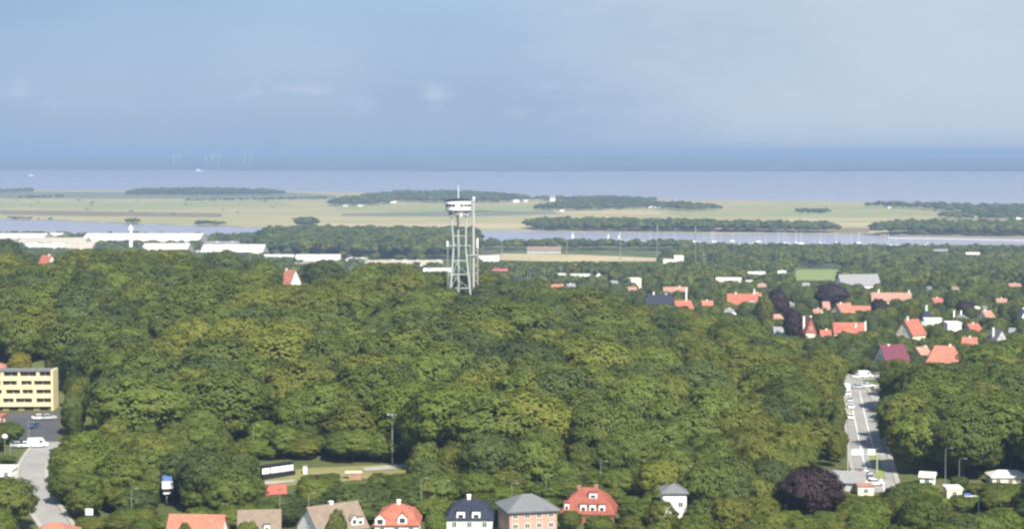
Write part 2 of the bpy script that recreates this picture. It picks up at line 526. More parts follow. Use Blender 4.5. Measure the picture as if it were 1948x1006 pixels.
faces = np.stack([idx[:-1, :-1], idx[:-1, 1:], idx[1:, 1:], idx[1:, :-1]], -1).reshape(-1, 4)
fm = bpy.data.meshes.new('far_shore_hills')
fm.from_pydata(FV.reshape(-1, 3).tolist(), [], faces.tolist())
fm.polygons.foreach_set('use_smooth', [True] * len(fm.polygons))
fm.materials.append(M['farland'])
tag(obj('far_shore_hills', fm), kind='structure')

# the air
hz, ht, ho = new_mat('haze')
pv = ht.nodes.new('ShaderNodeVolumePrincipled')
pv.inputs['Color'].default_value = (*HAZE_COLOR, 1)
pv.inputs['Density'].default_value = HAZE_DENSITY
ht.links.new(pv.outputs[0], ho.inputs['Volume'])
tag(MB().box(-40000, 40000, -900, 61000, -6, 150).build('haze', hz), kind='stuff')

# ------------------------------------------------------------------ roads, lots, sports ground
def strip(name, cl, w, m, lift, kind='structure', off=0.0, step=4.0):
    """ribbon along a world polyline, following the terrain"""
    P = []
    for a, b in zip(cl[:-1], cl[1:]):
        n = max(1, int((Vector(b[:2]) - Vector(a[:2])).length / step))
        for k in range(n):
            t = k / n
            P.append(Vector((a[0] + (b[0] - a[0]) * t, a[1] + (b[1] - a[1]) * t)))
    P.append(Vector(cl[-1][:2]))
    for _ in range(6):
        P = [P[0]] + [(P[i - 1] + 2 * P[i] + P[i + 1]) / 4 for i in range(1, len(P) - 1)] + [P[-1]]
    b = MB(); vs = []; fs = []
    for i, p in enumerate(P):
        d = (P[min(i + 1, len(P) - 1)] - P[max(i - 1, 0)]).normalized()
        s = Vector((d.y, -d.x))
        for k in (-1, 0, 1):
            q = p + s * (off + k * w / 2)
            vs.append((q.x, q.y, gz(q.x, q.y) + lift))
        for k in (-1, 1):                                     # small skirt gives the edge a thickness
            q = p + s * (off + k * w / 2)
            vs.append((q.x, q.y, gz(q.x, q.y) + lift - 0.3))
    for i in range(len(P) - 1):
        a, c = i * 5, (i + 1) * 5
        fs += [(a, a + 1, c + 1, c), (a + 1, a + 2, c + 2, c + 1), (a + 3, a, c, c + 3), (a + 2, a + 4, c + 4, c + 2)]
    b.add(vs, fs)
    o = b.build(name, m)
    if kind: tag(o, kind=kind)
    return P

left_px = [(135, 1040), (108, 1000), (90, 975), (68, 940), (57, 912), (62, 886), (80, 856)]
left_cl = [ground(x, y)[:2] for x, y in left_px]
left_cl.append((left_cl[-1][0], left_cl[-1][1] + 9))
right_px = [(1672, 938), (1668, 926), (1650, 850), (1636, 790), (1627, 745)]
right_cl = [ground(x, y)[:2] for x, y in right_px]
lx, ly = right_cl[-1]
right_cl += [(lx + 3, ly + 40), (lx - 6, ly + 120), (lx - 30, ly + 260)]
cross_cl = [(ground(1570, 722)[0], ground(1570, 722)[1] + 4), (ground(1640, 722)[0], ground(1640, 722)[1] + 1), (ground(1700, 716)[0], ground(1700, 716)[1] + 4), (ground(1800, 706)[0], ground(1800, 706)[1])]
ROADS = []
ROADS.append((strip('road', left_cl, 5.6, M['asphalt'], 0.12), 3.4))
strip('pavement', left_cl, 1.1, M['paving'], 0.24, off=-3.4)
strip('pavement', left_cl, 1.0, M['paving'], 0.24, off=3.35)
ROADS.append((strip('road', right_cl, 8.6, M['asphalt'], 0.12), 4.4))
strip('pavement', right_cl, 1.2, M['paving'], 0.24, off=-5.0)
strip('pavement', right_cl, 1.2, M['paving'], 0.24, off=5.0)
ROADS.append((strip('road', cross_cl, 9, M['asphalt'], 0.108), 6))
mk = right_cl[:5]
strip('lane_marking', mk, 0.2, M['paint'], 0.128, off=-1.8)
strip('lane_marking', mk, 0.2, M['paint'], 0.128, off=1.4)
isl = [ground(x, y)[:2] for x, y in ((1672, 912), (1664, 888), (1657, 862))]
strip('grass_median', isl, 2.4, M['lawn'], 0.24, off=0.6)
verge = [ground(x, y)[:2] for x, y in ((1668, 775), (1672, 752), (1676, 734))]
strip('gravel_verge', verge, 4.0, M['paving'], 0.25)
strip('pavement', [ground(x, y)[:2] for x, y in ((1610, 790), (1606, 760), (1604, 734))], 2.5, M['paving'], 0.26)

def patch(name, pix, m, lift):
    """ground patch with a pixel outline, finely divided so that it follows the terrain"""
    P = [ground(x, y) for x, y in pix]
    cx = sum(p.x for p in P) / len(P); cy = sum(p.y for p in P) / len(P)
    b = MB(); K = 6; vs = [(cx, cy, gz(cx, cy) + lift)]; fs = []
    n = 0; ring = []
    for i, p in enumerate(P):
        q = P[(i + 1) % len(P)]
        for k in range(6):
            t = k / 6; ring.append((p.x + (q.x - p.x) * t, p.y + (q.y - p.y) * t))
    n = len(ring)
    for k in range(1, K + 1):
        for x, y in ring:
            X = cx + (x - cx) * k / K; Y = cy + (y - cy) * k / K
            vs.append((X, Y, gz(X, Y) + lift))
    for i in range(n):
        fs.append((0, 1 + i, 1 + (i + 1) % n))
        for k in range(K - 1):
            a = 1 + k * n; c = a + n
            fs.append((a + i, c + i, c + (i + 1) % n, a + (i + 1) % n))
    b.add(vs, fs)
    return tag(b.build(name, m), kind='structure')
patch('parking_lot', [(-30, 786), (118, 784), (108, 838), (96, 853), (25, 853), (52, 820), (40, 800)], M['lot'], 0.1)
patch('sports_field', [(480, 930), (500, 902), (600, 890), (790, 884), (770, 903), (640, 920)], M['pitch'], 0.10)
patch('running_track', [(488, 945), (495, 926), (545, 924), (546, 942)], M['track'], 0.2)
patch('footpath', [(690, 893), (775, 887), (800, 888), (800, 890), (775, 891), (695, 897)], M['paving'], 0.22)
patch('footpath', [(495, 925), (500, 918.5), (560, 914), (560, 919)], M['paving'], 0.24)
patch('lawn', [(1510, 535), (1515, 514), (1595, 513), (1600, 536)], M['lawn'], 0.4)
patch('open_ground', [(905, 489), (960, 483), (1100, 485), (1255, 492), (1255, 498), (1120, 501), (1000, 497), (905, 494)], M['stubble'], 0.5)

PROT = []       # (x0, x1, y0, y1, Y): pixel boxes that trees standing nearer must leave open
SOLID = []      # (X, Y, radius): footprints no tree may stand in
def keep(x0, x1, y0, y1, Y): PROT.append((x0, x1, y0, y1, Y))
keep(38, 88, 856, 972, 380 + 92); keep(58, 100, 790, 846, 545)
keep(1612, 1664, 727, 790, 640); keep(1624, 1660, 800, 905, 520); keep(1625, 1672, 900, 925, 440)
keep(505, 560, 894, 940, 452); keep(600, 770, 888, 898, 452)
keep(1515, 1590, 516, 533, 1900); keep(920, 1250, 487, 497, 2100)

# ------------------------------------------------------------------ houses
def window(par, x, y, z, w, h, face, cross=True, fm='frame'):
    """window on a wall face: 'f' front (-y), 'r' right (+x), 'l' left (-x); frame proud of the wall, pane as sub-part"""
    t = 0.07
    fr_, pa = MB(), MB()
    def bx(m, a0, a1, z0, z1, d0, d1):
        if face == 'f': m.box(x + a0, x + a1, y - d1, y - d0, z + z0, z + z1)
        elif face == 'r': m.box(x + d0, x + d1, y + a0, y + a1, z + z0, z + z1)
        else: m.box(x - d1, x - d0, y + a0, y + a1, z + z0, z + z1)
    k = 0.11
    bx(fr_, -w / 2, -w / 2 + k, 0, h, 0.0, t); bx(fr_, w / 2 - k, w / 2, 0, h, 0.0, t)
    bx(fr_, -w / 2 + k, w / 2 - k, 0, k, 0.0, t); bx(fr_, -w / 2 + k, w / 2 - k, h - k, h, 0.0, t)
    if cross: bx(fr_, -0.05, 0.05, k, h - k, 0.0, t)
    bx(pa, -w / 2 + k, w / 2 - k, k, h - k, 0.004, 0.03)
    f = fr_.build('window', M[fm], par)
    pa.build('pane', M['glass'], f)
    return f

def roof_gable(b, w, d, e, r, oh, along, th=0.22):
    if along == 'x':
        s = (r - e) / (d / 2); yo = d / 2 + oh; zo = e - s * oh
        for sg in (-1, 1):
            b.loft([[(-w / 2 - oh, sg * yo, zo), (-w / 2 - oh, 0, r), (-w / 2 - oh, 0, r + th), (-w / 2 - oh, sg * yo, zo + th)],
                    [(w / 2 + oh, sg * yo, zo), (w / 2 + oh, 0, r), (w / 2 + oh, 0, r + th), (w / 2 + oh, sg * yo, zo + th)]])
    else:
        s = (r - e) / (w / 2); xo = w / 2 + oh; zo = e - s * oh
        for sg in (-1, 1):
            b.loft([[(sg * xo, -d / 2 - oh, zo), (0, -d / 2 - oh, r), (0, -d / 2 - oh, r + th), (sg * xo, -d / 2 - oh, zo + th)],
                    [(sg * xo, d / 2 + oh, zo), (0, d / 2 + oh, r), (0, d / 2 + oh, r + th), (sg * xo, d / 2 + oh, zo + th)]])

def house(name, label, x, Y, w, d, eave, ridge, roof='gable', along='x', wall='white', rm='red_roof', rot=0.0, oh=0.4, hip=0.6,
          chim=(), rows_=1, cols=3, dorm=(), side=1, show=None, door=True, cat='house', group=None, winw=1.1, winh=1.3, cm='white', px_is='pix', trim=True, gablewin=True):
    """eave, ridge: photo pixel rows of the eaves and of the ridge at this depth"""
    P = at(x, eave, Y)
    X = P.x
    z0 = min(gz(X - w / 2, Y), gz(X + w / 2, Y), gz(X, Y - d / 2)) - 0.2
    e = max(P.z - z0, 2.2)
    r = max(at(x, ridge, Y).z - z0, e + 0.8)
    root = thing(name, label, cat, (X, Y, z0), rot, group)
    SOLID.append((X, Y, math.hypot(w, d) / 2 + 1.0))
    W = MB()
    if roof == 'gable':
        if along == 'x':
            prof = [(-d / 2, 0), (d / 2, 0), (d / 2, e), (0, r - .02), (-d / 2, e)]
            W.loft([[(-w / 2, a, z) for a, z in prof], [(w / 2, a, z) for a, z in prof]])
        else:
            prof = [(-w / 2, 0), (w / 2, 0), (w / 2, e), (0, r - .02), (-w / 2, e)]
            W.loft([[(a, -d / 2, z) for a, z in prof], [(a, d / 2, z) for a, z in prof]])
    else:
        W.box(-w / 2, w / 2, -d / 2, d / 2, 0, e)
    W.build('wall', M[wall], root)
    RB = MB()
    if roof == 'gable':
        roof_gable(RB, w, d, e, r, oh, along)
    elif roof == 'hip':
        a, c = w / 2 + oh, d / 2 + oh
        ins = hip * (c if along == 'x' else a)
        rid = [(-a + ins, 0), (a - ins, 0)] if along == 'x' else [(0, -c + ins), (0, c - ins)]
        rx, ry = (rid[1][0], .06) if along == 'x' else (.06, rid[1][1])
        RB.loft([[(-a, -c, e - .1), (a, -c, e - .1), (a, c, e - .1), (-a, c, e - .1)],
                 [(-a, -c, e + .12), (a, -c, e + .12), (a, c, e + .12), (-a, c, e + .12)],
                 [(-rx, -ry, r), (rx, -ry, r), (rx, ry, r), (-rx, ry, r)]])
    elif roof == 'mansard':
        a, c = w / 2 + oh, d / 2 + oh
        zm = e + (r - e) * 0.62
        i1 = (r - e) * 0.40
        a2, c2 = a - i1, c - i1
        rx, ry = (max(a2 - c2 * hip, .3), .06) if along == 'x' else (.06, max(c2 - a2 * hip, .3))
        RB.loft([[(-a, -c, e - .1), (a, -c, e - .1), (a, c, e - .1), (-a, c, e - .1)],
                 [(-a, -c, e + .1), (a, -c, e + .1), (a, c, e + .1), (-a, c, e + .1)],
                 [(-a2, -c2, zm), (a2, -c2, zm), (a2, c2, zm), (-a2, c2, zm)],
                 [(-rx, -ry, r), (rx, -ry, r), (rx, ry, r), (-rx, ry, r)]])
    elif roof == 'flat':
        RB.box(-w / 2 - .25, w / 2 + .25, -d / 2 - .25, d / 2 + .25, e, e + .45)
    ro = RB.build('roof', M[rm], root)
    for (cx_, cy_, ch) in chim:
        b = MB().box(cx_ - .35, cx_ + .35, cy_ - .35, cy_ + .35, e, r + ch - .25)
        b.box(cx_ - .45, cx_ + .45, cy_ - .45, cy_ + .45, r + ch - .249, r + ch)
        b.build('chimney', M[cm], root)
    for rr in range(rows_):
        sh = e / rows_
        for k in range(cols):
            if door and rr == 0 and k == cols // 2 and cols > 1: continue
            window(root, -w / 2 + w * (k + .5) / cols, -d / 2, sh * rr + min(.9, sh * .3), winw, min(winh, sh * .55), 'f')
        for k in range(side):
            for fc, xx in (('r', w / 2), ('l', -w / 2)):
                window(root, xx, -d / 2 + d * (k + .5) / side, sh * rr + min(.9, sh * .3), winw, min(winh, sh * .55), fc)
    if door and cols > 1:
        k = cols // 2
        xx = -w / 2 + w * (k + .5) / cols
        b = MB().box(xx - .5, xx + .5, -d / 2 - .06, -d / 2, 0.1, 2.1).build('door', M['brown_roof'], root)
        MB().box(xx + .3, xx + .38, -d / 2 - .12, -d / 2 - .061, 1.0, 1.1).build('handle', M['metal'], b)
    if roof == 'gable' and gablewin and r - e > 2.2:
        if along == 'y': window(root, 0, -d / 2, e + (r - e) * .12, 1.0, min(1.2, (r - e) * .4), 'f')
        else:
            window(root, w / 2, 0, e + (r - e) * .12, 1.0, min(1.2, (r - e) * .4), 'r'); window(root, -w / 2, 0, e + (r - e) * .12, 1.0, min(1.2, (r - e) * .4), 'l')
    for (dx, zf, dw, dh, kind) in dorm:           # dormers on the front slope
        zb = e + (r - e) * zf
        yb = -d / 2 * (1 - zf) - 0.15
        if roof == 'mansard': yb = -(d / 2 + oh) + (r - e) * .4 * min(zf / .62, 1) + 0.05
        dd = MB()
        dep = 2.4
        if kind == 'gable':
            prof = [(-dw / 2, 0), (dw / 2, 0), (dw / 2, dh * .6), (0, dh), (-dw / 2, dh * .6)]
            dd.loft([[(dx + a, yb, zb + z) for a, z in prof], [(dx + a, yb + dep, zb + z) for a, z in prof]])
            dob = dd.build('dormer', M['white'], root)
            q = MB()
            for sg in (-1, 1):
                q.loft([[(dx + sg * (dw / 2 + .15), yb - .15, zb + dh * .6 - .1), (dx, yb - .15, zb + dh), (dx, yb - .15, zb + dh + .14), (dx + sg * (dw / 2 + .15), yb - .15, zb + dh * .6 + .04)],
                        [(dx + sg * (dw / 2 + .15), yb + dep, zb + dh * .6 - .1), (dx, yb + dep, zb + dh), (dx, yb + dep, zb + dh + .14), (dx + sg * (dw / 2 + .15), yb + dep, zb + dh * .6 + .04)]])
            q.build('dormer_roof', M[rm], dob)
        else:
            dd.box(dx - dw / 2, dx + dw / 2, yb, yb + dep, zb, zb + dh)
            dob = dd.build('dormer', M['white'], root)
            MB().box(dx - dw / 2 - .15, dx + dw / 2 + .15, yb - .2, yb + dep, zb + dh + .002, zb + dh + .15).build('dormer_roof', M[rm], dob)
        MB().box(dx - dw * .3, dx + dw * .3, yb - .04, yb - .002, zb + dh * .14, zb + dh * .56).build('window', M['glass'], dob)
    if trim and roof in ('hip', 'mansard', 'flat'):
        t = MB()
        a, c = w / 2 + .08, d / 2 + .08
        t.box(-a, a, -c, -d / 2, e - .45, e - .11); t.box(w / 2, a, -d / 2, d / 2, e - .45, e - .11); t.box(-a, -w / 2, -d / 2, d / 2, e - .45, e - .11)
        t.build('cornice', M['frame'], root)
    if show: keep(*show, Y - d / 2)
    return root

# --- the row of villas along the bottom edge (about 9 px to the metre)
house('villa', 'orange tiled roof at the bottom left edge beside the curving road', 106, 372, 8, 8, 1012, 993, 'hip', 'x', 'white', 'orange_roof', hip=.8, show=(75, 135, 994, 1006))
house('villa', 'long orange tiled roof with low white chimney at the bottom left', 376, 374, 11, 8.5, 1018, 979, 'gable', 'x', 'white', 'orange_roof', rot=R(-4), chim=((-5.1, -3.2, -2.6),), show=(322, 430, 981, 1006))
house('villa', 'brown roofed house with a single white dormer', 494, 376, 8.2, 8, 1012, 970, 'gable', 'x', 'cream', 'brown_roof', rot=R(6), dorm=((1.6, .18, 1.2, 1.5, 'box'),), show=(460, 535, 972, 1006))
house('villa', 'white gabled house with long brown roof and white ridge chimney', 632, 378, 11.5, 9, 1000, 959, 'gable', 'x', 'white', 'brown_roof', rot=R(36), chim=((-.2, .2, .7),), dorm=((2.9, .12, 1.4, 2.0, 'gable'), (4.3, .1, 1.4, 1.6, 'box')), show=(574, 690, 955, 1006))
house('villa', 'white house with bright red hipped roof and white gabled dormers', 757, 381, 9.0, 9, 990, 957, 'mansard', 'x', 'white', 'red_roof', hip=.75, chim=((.2, 0, .8),), rows_=2, dorm=((1.2, .06, 1.9, 2.3, 'gable'), (-3.4, .0, 2.0, 2.3, 'gable')), show=(712, 803, 953, 1006))
house('villa', 'white house under a blue-black hipped roof with two dormers', 894, 382, 9.4, 9, 979, 948, 'mansard', 'x', 'white', 'dark_roof', hip=.8, chim=((-.2, 0, .9),), rows_=2, cols=3, dorm=((-1.8, .05, 1.7, 1.6, 'box'), (1.4, .05, 1.7, 1.6, 'box')), show=(850, 940, 938, 1006))
house('villa', 'two-storey tan brick villa with low dark grey hipped roof', 1003, 384, 10.2, 10, 963, 938, 'hip', 'x', 'tan_brick', 'grey_roof', rot=R(14), hip=.85, rows_=3, cols=4, side=3, oh=.7, show=(950, 1052, 940, 1006), door=False)
house('villa', 'red brick house with red half-hipped roof and rows of white dormers', 1121, 398, 11.4, 9.5, 978, 926, 'mansard', 'x', 'red_brick', 'brick_roof', rot=R(-6), hip=.8, chim=((-2.2, .2, .3), (1.5, .2, .5)), cm='pink_roof', dorm=((-1.0, .12, 1.35, 1.6, 'box'), (1.0, .12, 1.35, 1.6, 'box'), (3.0, .12, 1.35, 1.6, 'box'), (1.0, .62, 1.7, 1.3, 'box'), (-4.6, .16, 1.0, 1.5, 'box')), show=(1066, 1174, 924, 978))
house('villa', 'narrow white house with grey roof half hidden by trees', 1281, 392, 5.0, 7, 932, 917, 'hip', 'x', 'white', 'grey_roof', hip=.8, oh=.5, rows_=2, cols=2, show=(1264, 1298, 918, 946))
house('row_house', 'wide low house with plain grey roof beside the right-hand road', 1608, 428, 9.0, 8, 928, 896, 'gable', 'x', 'grey_wall', 'pale_roof', rot=R(-18), show=(1575, 1634, 898, 932))
house('kiosk', 'small cream kiosk with orange side beside the road junction', 1645, 421, 3.6, 3, 936, 929, 'flat', 'x', 'cream', 'pink_roof', cols=1, side=0, door=False, cat='kiosk', show=(1630, 1662, 930, 942))
house('pavilion', 'white tent-shaped pavilion roof at the right edge', 1916, 433, 8.6, 6, 915, 893, 'hip', 'x', 'cream', 'hall_white', hip=.7, cat='pavilion', cols=3, show=(1882, 1948, 893, 918))
house('garage', 'low cream flat-roofed garage among the right-hand trees', 1812, 419, 3.4, 4, 933, 925, 'flat', 'x', 'cream', 'cream', cat='garage', cols=1, side=0, door=False, show=(1799, 1826, 925, 940))
house('shed', 'small shed with slanting white roof among the right-hand trees', 1765, 432, 3.2, 3, 911, 903, 'gable', 'x', 'white', 'hall_white', rot=R(-20), cat='shed', cols=1, side=0, door=False, show=(1752, 1780, 900, 916))
house('outbuilding', 'low white outbuilding at the left edge beside the curving road', 6, 436, 5.5, 5, 898, 893, 'flat', 'x', 'white', 'white', cat='outbuilding', cols=2, side=0, door=False, show=(0, 26, 893, 908))
house('shop', 'pink building with red roof band at the left edge', -6, 505, 4.0, 6, 800, 785, 'flat', 'x', 'pink_roof', 'red_roof', cat='shop', cols=1, side=1, door=False, show=(0, 8, 785, 802))
house('villa', 'orange roof peeping out behind the yellow apartment block', -8, 585, 8, 8, 712, 690, 'hip', 'x', 'cream', 'orange_roof', hip=.6, show=(0, 16, 690, 704))
house('villa', 'lone orange roofed house with white chimney on the wood skyline', 553, 905, 7.0, 9, 545, 514, 'gable', 'x', 'white', 'orange_roof', rot=R(-40), chim=((-3, 0, .8),), show=(541, 569, 511, 540))
house('villa', 'small red roofed house on the far left skyline of the wood', 90, 985, 6.4, 8, 505, 486, 'gable', 'x', 'white', 'red_roof', rot=R(-30), chim=((1.5, 0, .8),), show=(80, 99, 486, 500))

# --- the villa district beyond the right-hand road: (label, x, Ybase px, w px, eave px, ridge px, roof, along, wall, roof mat, rot, chimneys, show)
def villa(label, x, ybase, wpx, eave, ridge, roof='gable', along='x', wall='white', rm='red_roof', rot=0, chim=((0, 0, .9),), show=None, dep=8, hip=.6, cols=3, dorm=(), name='villa', cat='house', Y=None):
    Y = Y or ground(x, ybase).y
    if show:
        a, b_, c, d_ = show; show = (a + (b_ - a) * .14, b_ - (b_ - a) * .14, c, d_ - (d_ - c) * .30)
    w = wpx / F * Y
    return house(name, label, x, Y, w, dep, eave, ridge, roof, along, wall, rm, R(rot), .4, hip, chim, 1, cols, dorm, 1, show, cols > 1, cat)
villa('large orange hipped roof on cream walls by the right-hand villa gardens', 1796, 712, 66, 688, 657, 'hip', 'x', 'cream', 'orange_roof', -12, ((2, 0, .5),), (1760, 1832, 657, 702), 11, .55)
villa('wine-purple tiled roof with white gable end among the right-hand villas', 1696, 704, 50, 682, 656, 'gable', 'x', 'white', 'purple_roof', 20, ((-1.5, 0, .3),), (1668, 1735, 657, 690), 8)
villa('small brick-red roof beside the large orange hipped roof', 1752, 690, 26, 675, 660, 'gable', 'x', 'cream', 'pink_roof', 30, ((2, 0, .5),), (1740, 1764, 662, 680), 7)
villa('steep red roofed house with cream gable facing the wood', 1733, 664, 38, 634, 608, 'gable', 'x', 'cream', 'red_roof', 38, ((-2.5, 0, 1.5),), (1712, 1754, 604, 650), 9)
villa('blue-black roofed house with pale tall chimney in the villa district', 1762, 628, 22, 607, 590, 'hip', 'x', 'white', 'dark_roof', 0, ((0, 0, 2.4),), (1750, 1772, 578, 610), 8, .5, 2)
villa('long white low extension beside the blue-black roofed house', 1774, 632, 32, 607, 602, 'flat', 'x', 'white', 'white', -8, (), (1756, 1790, 602, 618), 6, .5, 3)
villa('bright white flat-roofed cube house on the right', 1812, 646, 26, 614, 612, 'flat', 'x', 'white', 'white', 0, (), (1798, 1826, 612, 631), 8, .5, 2)
villa('long red roof with white chimney at its right end', 1614, 650, 56, 631, 614, 'gable', 'x', 'cream', 'red_roof', -6, ((7.5, 0, .8), (3, -2, -.2)), (1586, 1646, 614, 634), 9)
villa('cream gabled house with orange roof below the dark copper beech', 1604, 615, 34, 595, 577, 'gable', 'x', 'cream', 'orange_roof', 35, ((-2, 0, .8),), (1588, 1621, 577, 600), 8)
villa('low orange roof left of the round dark tree', 1640, 604, 32, 592, 582, 'gable', 'x', 'cream', 'orange_roof', -10, (), (1625, 1656, 582, 592), 8)
villa('long pale orange roof with white dormer behind the round dark tree', 1695, 590, 74, 571, 557, 'gable', 'x', 'cream', 'pink_roof', -4, ((-7, 0, 2.0), (10, 0, 1.6)), (1656, 1732, 550, 572), 9, .6, 5)
villa('big pale grey roofed hall with white gable end beside the lawn', 1632, 558, 76, 541, 522, 'gable', 'x', 'white', 'pale_roof', 8, (), (1594, 1672, 522, 543), 14, .6, 5, (), 'hall', 'hall')
villa('brick-red house with two white chimneys in front of a dark tree', 1537, 648, 20, 628, 603, 'gable', 'y', 'red_brick', 'red_roof', 10, ((-2, 0, .4), (1.2, 0, .6)), (1522, 1548, 602, 640), 9, .5, 2)
villa('small cream outhouse just below the brick-red two-chimney house', 1541, 655, 14, 638, 634, 'flat', 'x', 'cream', 'cream', 0, (), (1532, 1549, 634, 644), 5, .5, 1, (), 'outbuilding', 'outbuilding')
villa('white garage wall under grey roof at the edge of the wood', 1483, 652, 22, 632, 622, 'gable', 'x', 'white', 'pale_roof', 0, (), (1470, 1496, 622, 641), 6, .5, 1, (), 'garage', 'garage')
villa('orange roof peeping above an olive tree left of the copper beeches', 1478, 625, 30, 611, 597, 'hip', 'x', 'cream', 'pink_roof', 0, (), (1464, 1492, 597, 609), 8)
villa('wide red roof with white chimney and dormer at the wood edge', 1412, 598, 56, 577, 559, 'gable', 'x', 'white', 'red_roof', -4, ((-3.5, 0, 1.0), (6.5, 0, 2.6)), (1386, 1442, 555, 579), 9, .6, 4, ((5, .1, 2.4, 1.4, 'box'),))
villa('red roofed house with very tall white chimney', 1298, 603, 34, 588, 572, 'gable', 'x', 'white', 'red_roof', 24, ((2.2, 0, 7.0),), (1280, 1316, 550, 594), 8)
villa('black roofed house with white gables left of the tall chimney', 1254, 600, 50, 578, 560, 'gable', 'x', 'white', 'dark_roof', 25, ((-3.5, 0, 1.6), (4, 0, .5)), (1224, 1282, 557, 586), 10, .6, 4)
villa('row of faded pink roofs behind the black roofed house', 1284, 570, 44, 554, 546, 'gable', 'x', 'cream', 'pink_roof', 0, ((3, 0, .8),), (1262, 1306, 546, 554), 9, .6, 4)
villa('small pink roof above the wood edge', 1202, 566, 16, 554, 546, 'gable', 'x', 'cream', 'pink_roof', 0, (), (1194, 1210, 546, 553), 8, .6, 2)
villa('pale cream block with stepped roof above the wood', 1207, 556, 20, 530, 526, 'flat', 'x', 'cream', 'cream', 10, (), (1198, 1218, 527, 539), 10, .6, 3, (), 'apartment_block', 'building')
villa('long white low hall right of centre in the town', 1386, 548, 46, 532, 528, 'gable', 'x', 'white', 'hall_white', -5, (), (1363, 1410, 527, 536), 10, .6, 5, (), 'hall', 'hall')
villa('short white shed next to the long white low hall', 1425, 548, 12, 534, 531, 'flat', 'x', 'white', 'hall_white', 0, (), (1418, 1432, 531, 538), 6, .6, 1, (), 'shed', 'shed')
villa('faded red house with white wall at the far right', 1876, 618, 18, 603, 591, 'gable', 'x', 'white', 'pink_roof', 20, ((-1, 0, .8),), (1860, 1890, 590, 608), 8)
villa('grey gabled house with white chimney at the right edge', 1897, 660, 24, 645, 626, 'gable', 'y', 'grey_wall', 'grey_roof', 15, ((-2, 0, .8),), (1882, 1912, 626, 655), 8, .6, 2)
villa('tall white gable cut by the right edge of the picture', 1947, 626, 14, 600, 588, 'gable', 'y', 'white', 'grey_roof', 0, ((0, 0, .8),), (1938, 1948, 588, 612), 8, .6, 2)
villa('house with two white chimneys below the dark round bush', 1828, 618, 24, 605, 598, 'hip', 'x', 'grey_wall', 'grey_roof', 0, ((-3.5, 0, 2.0), (0, 0, 2.0)), (1818, 1838, 596, 606), 8)
villa('orange roof on the wood skyline right of the lookout tower', 1060, 556, 22, 549, 541, 'gable', 'x', 'cream', 'orange_roof', 0, (), (1048, 1070, 541, 547), 8, .6, 2)
villa('bright red clad building right of the lookout tower', 951, 527, 30, 512, 506, 'flat', 'x', 'signal_red', 'signal_red', 0, (), (936, 966, 506, 519), 12, .6, 4, (), 'store', 'building')
villa('dark low house on the wood skyline beside the tower', 982, 541, 22, 531, 525, 'hip', 'x', 'grey_wall', 'dark_roof', 0, (), (972, 992, 525, 532), 8, .6, 2)
villa('white bus-length shed in the middle of the town', 1104, 537, 37, 522, 519, 'flat', 'x', 'white', 'hall_white', -4, (), (1086, 1124, 518, 526), 8, .6, 6, (), 'shed', 'shed')
villa('pale open carport left of the bus-length shed', 1069, 537, 14, 521, 519, 'flat', 'x', 'white', 'hall_white', 0, (), (1061, 1078, 518, 525), 7, .6, 2, (), 'carport', 'carport')
villa('tiny white house right of the bus-length shed', 1139, 536, 10, 523, 518, 'gable', 'y', 'white', 'pale_roof', 0, (), (1133, 1145, 518, 525), 7, .6, 1)
villa('low white hall at the end of the pale open ground', 1272, 513, 22, 494, 491, 'flat', 'x', 'white', 'hall_white', 0, (), (1258, 1285, 491, 500), 12, .6, 3, (), 'hall', 'hall')
villa('white peaked hall by the light mast at the open ground', 1291, 513, 16, 493, 486, 'gable', 'x', 'white', 'hall_white', 0, (), (1283, 1302, 487, 499), 12, .6, 2, (), 'hall', 'hall')
villa('long low dark roofed depot behind the pale open ground', 1035, 482, 64, 476, 469, 'gable', 'x', 'grey_wall', 'brown_roof', -3, (), (1000, 1066, 470, 474), 14, .6, 6, (), 'depot', 'building')
villa('white low depot left of the pale open ground, next to the tower', 926, 498, 46, 487, 484, 'flat', 'x', 'white', 'hall_white', 0, (), (908, 946, 484, 491), 12, .6, 5, (), 'depot', 'building')
villa('white boathouse on the quay at the right', 1850, 492, 28, 484, 480, 'gable', 'x', 'white', 'hall_white', 0, (), (1836, 1866, 480, 486), 12, .6, 3, (), 'boathouse', 'building')
villa('grey quay shed left of the white boathouse', 1790, 489, 30, 478, 474, 'gable', 'x', 'grey_wall', 'pale_roof', 0, (), (1775, 1806, 474, 480), 12, .6, 3, (), 'quay_shed', 'building')

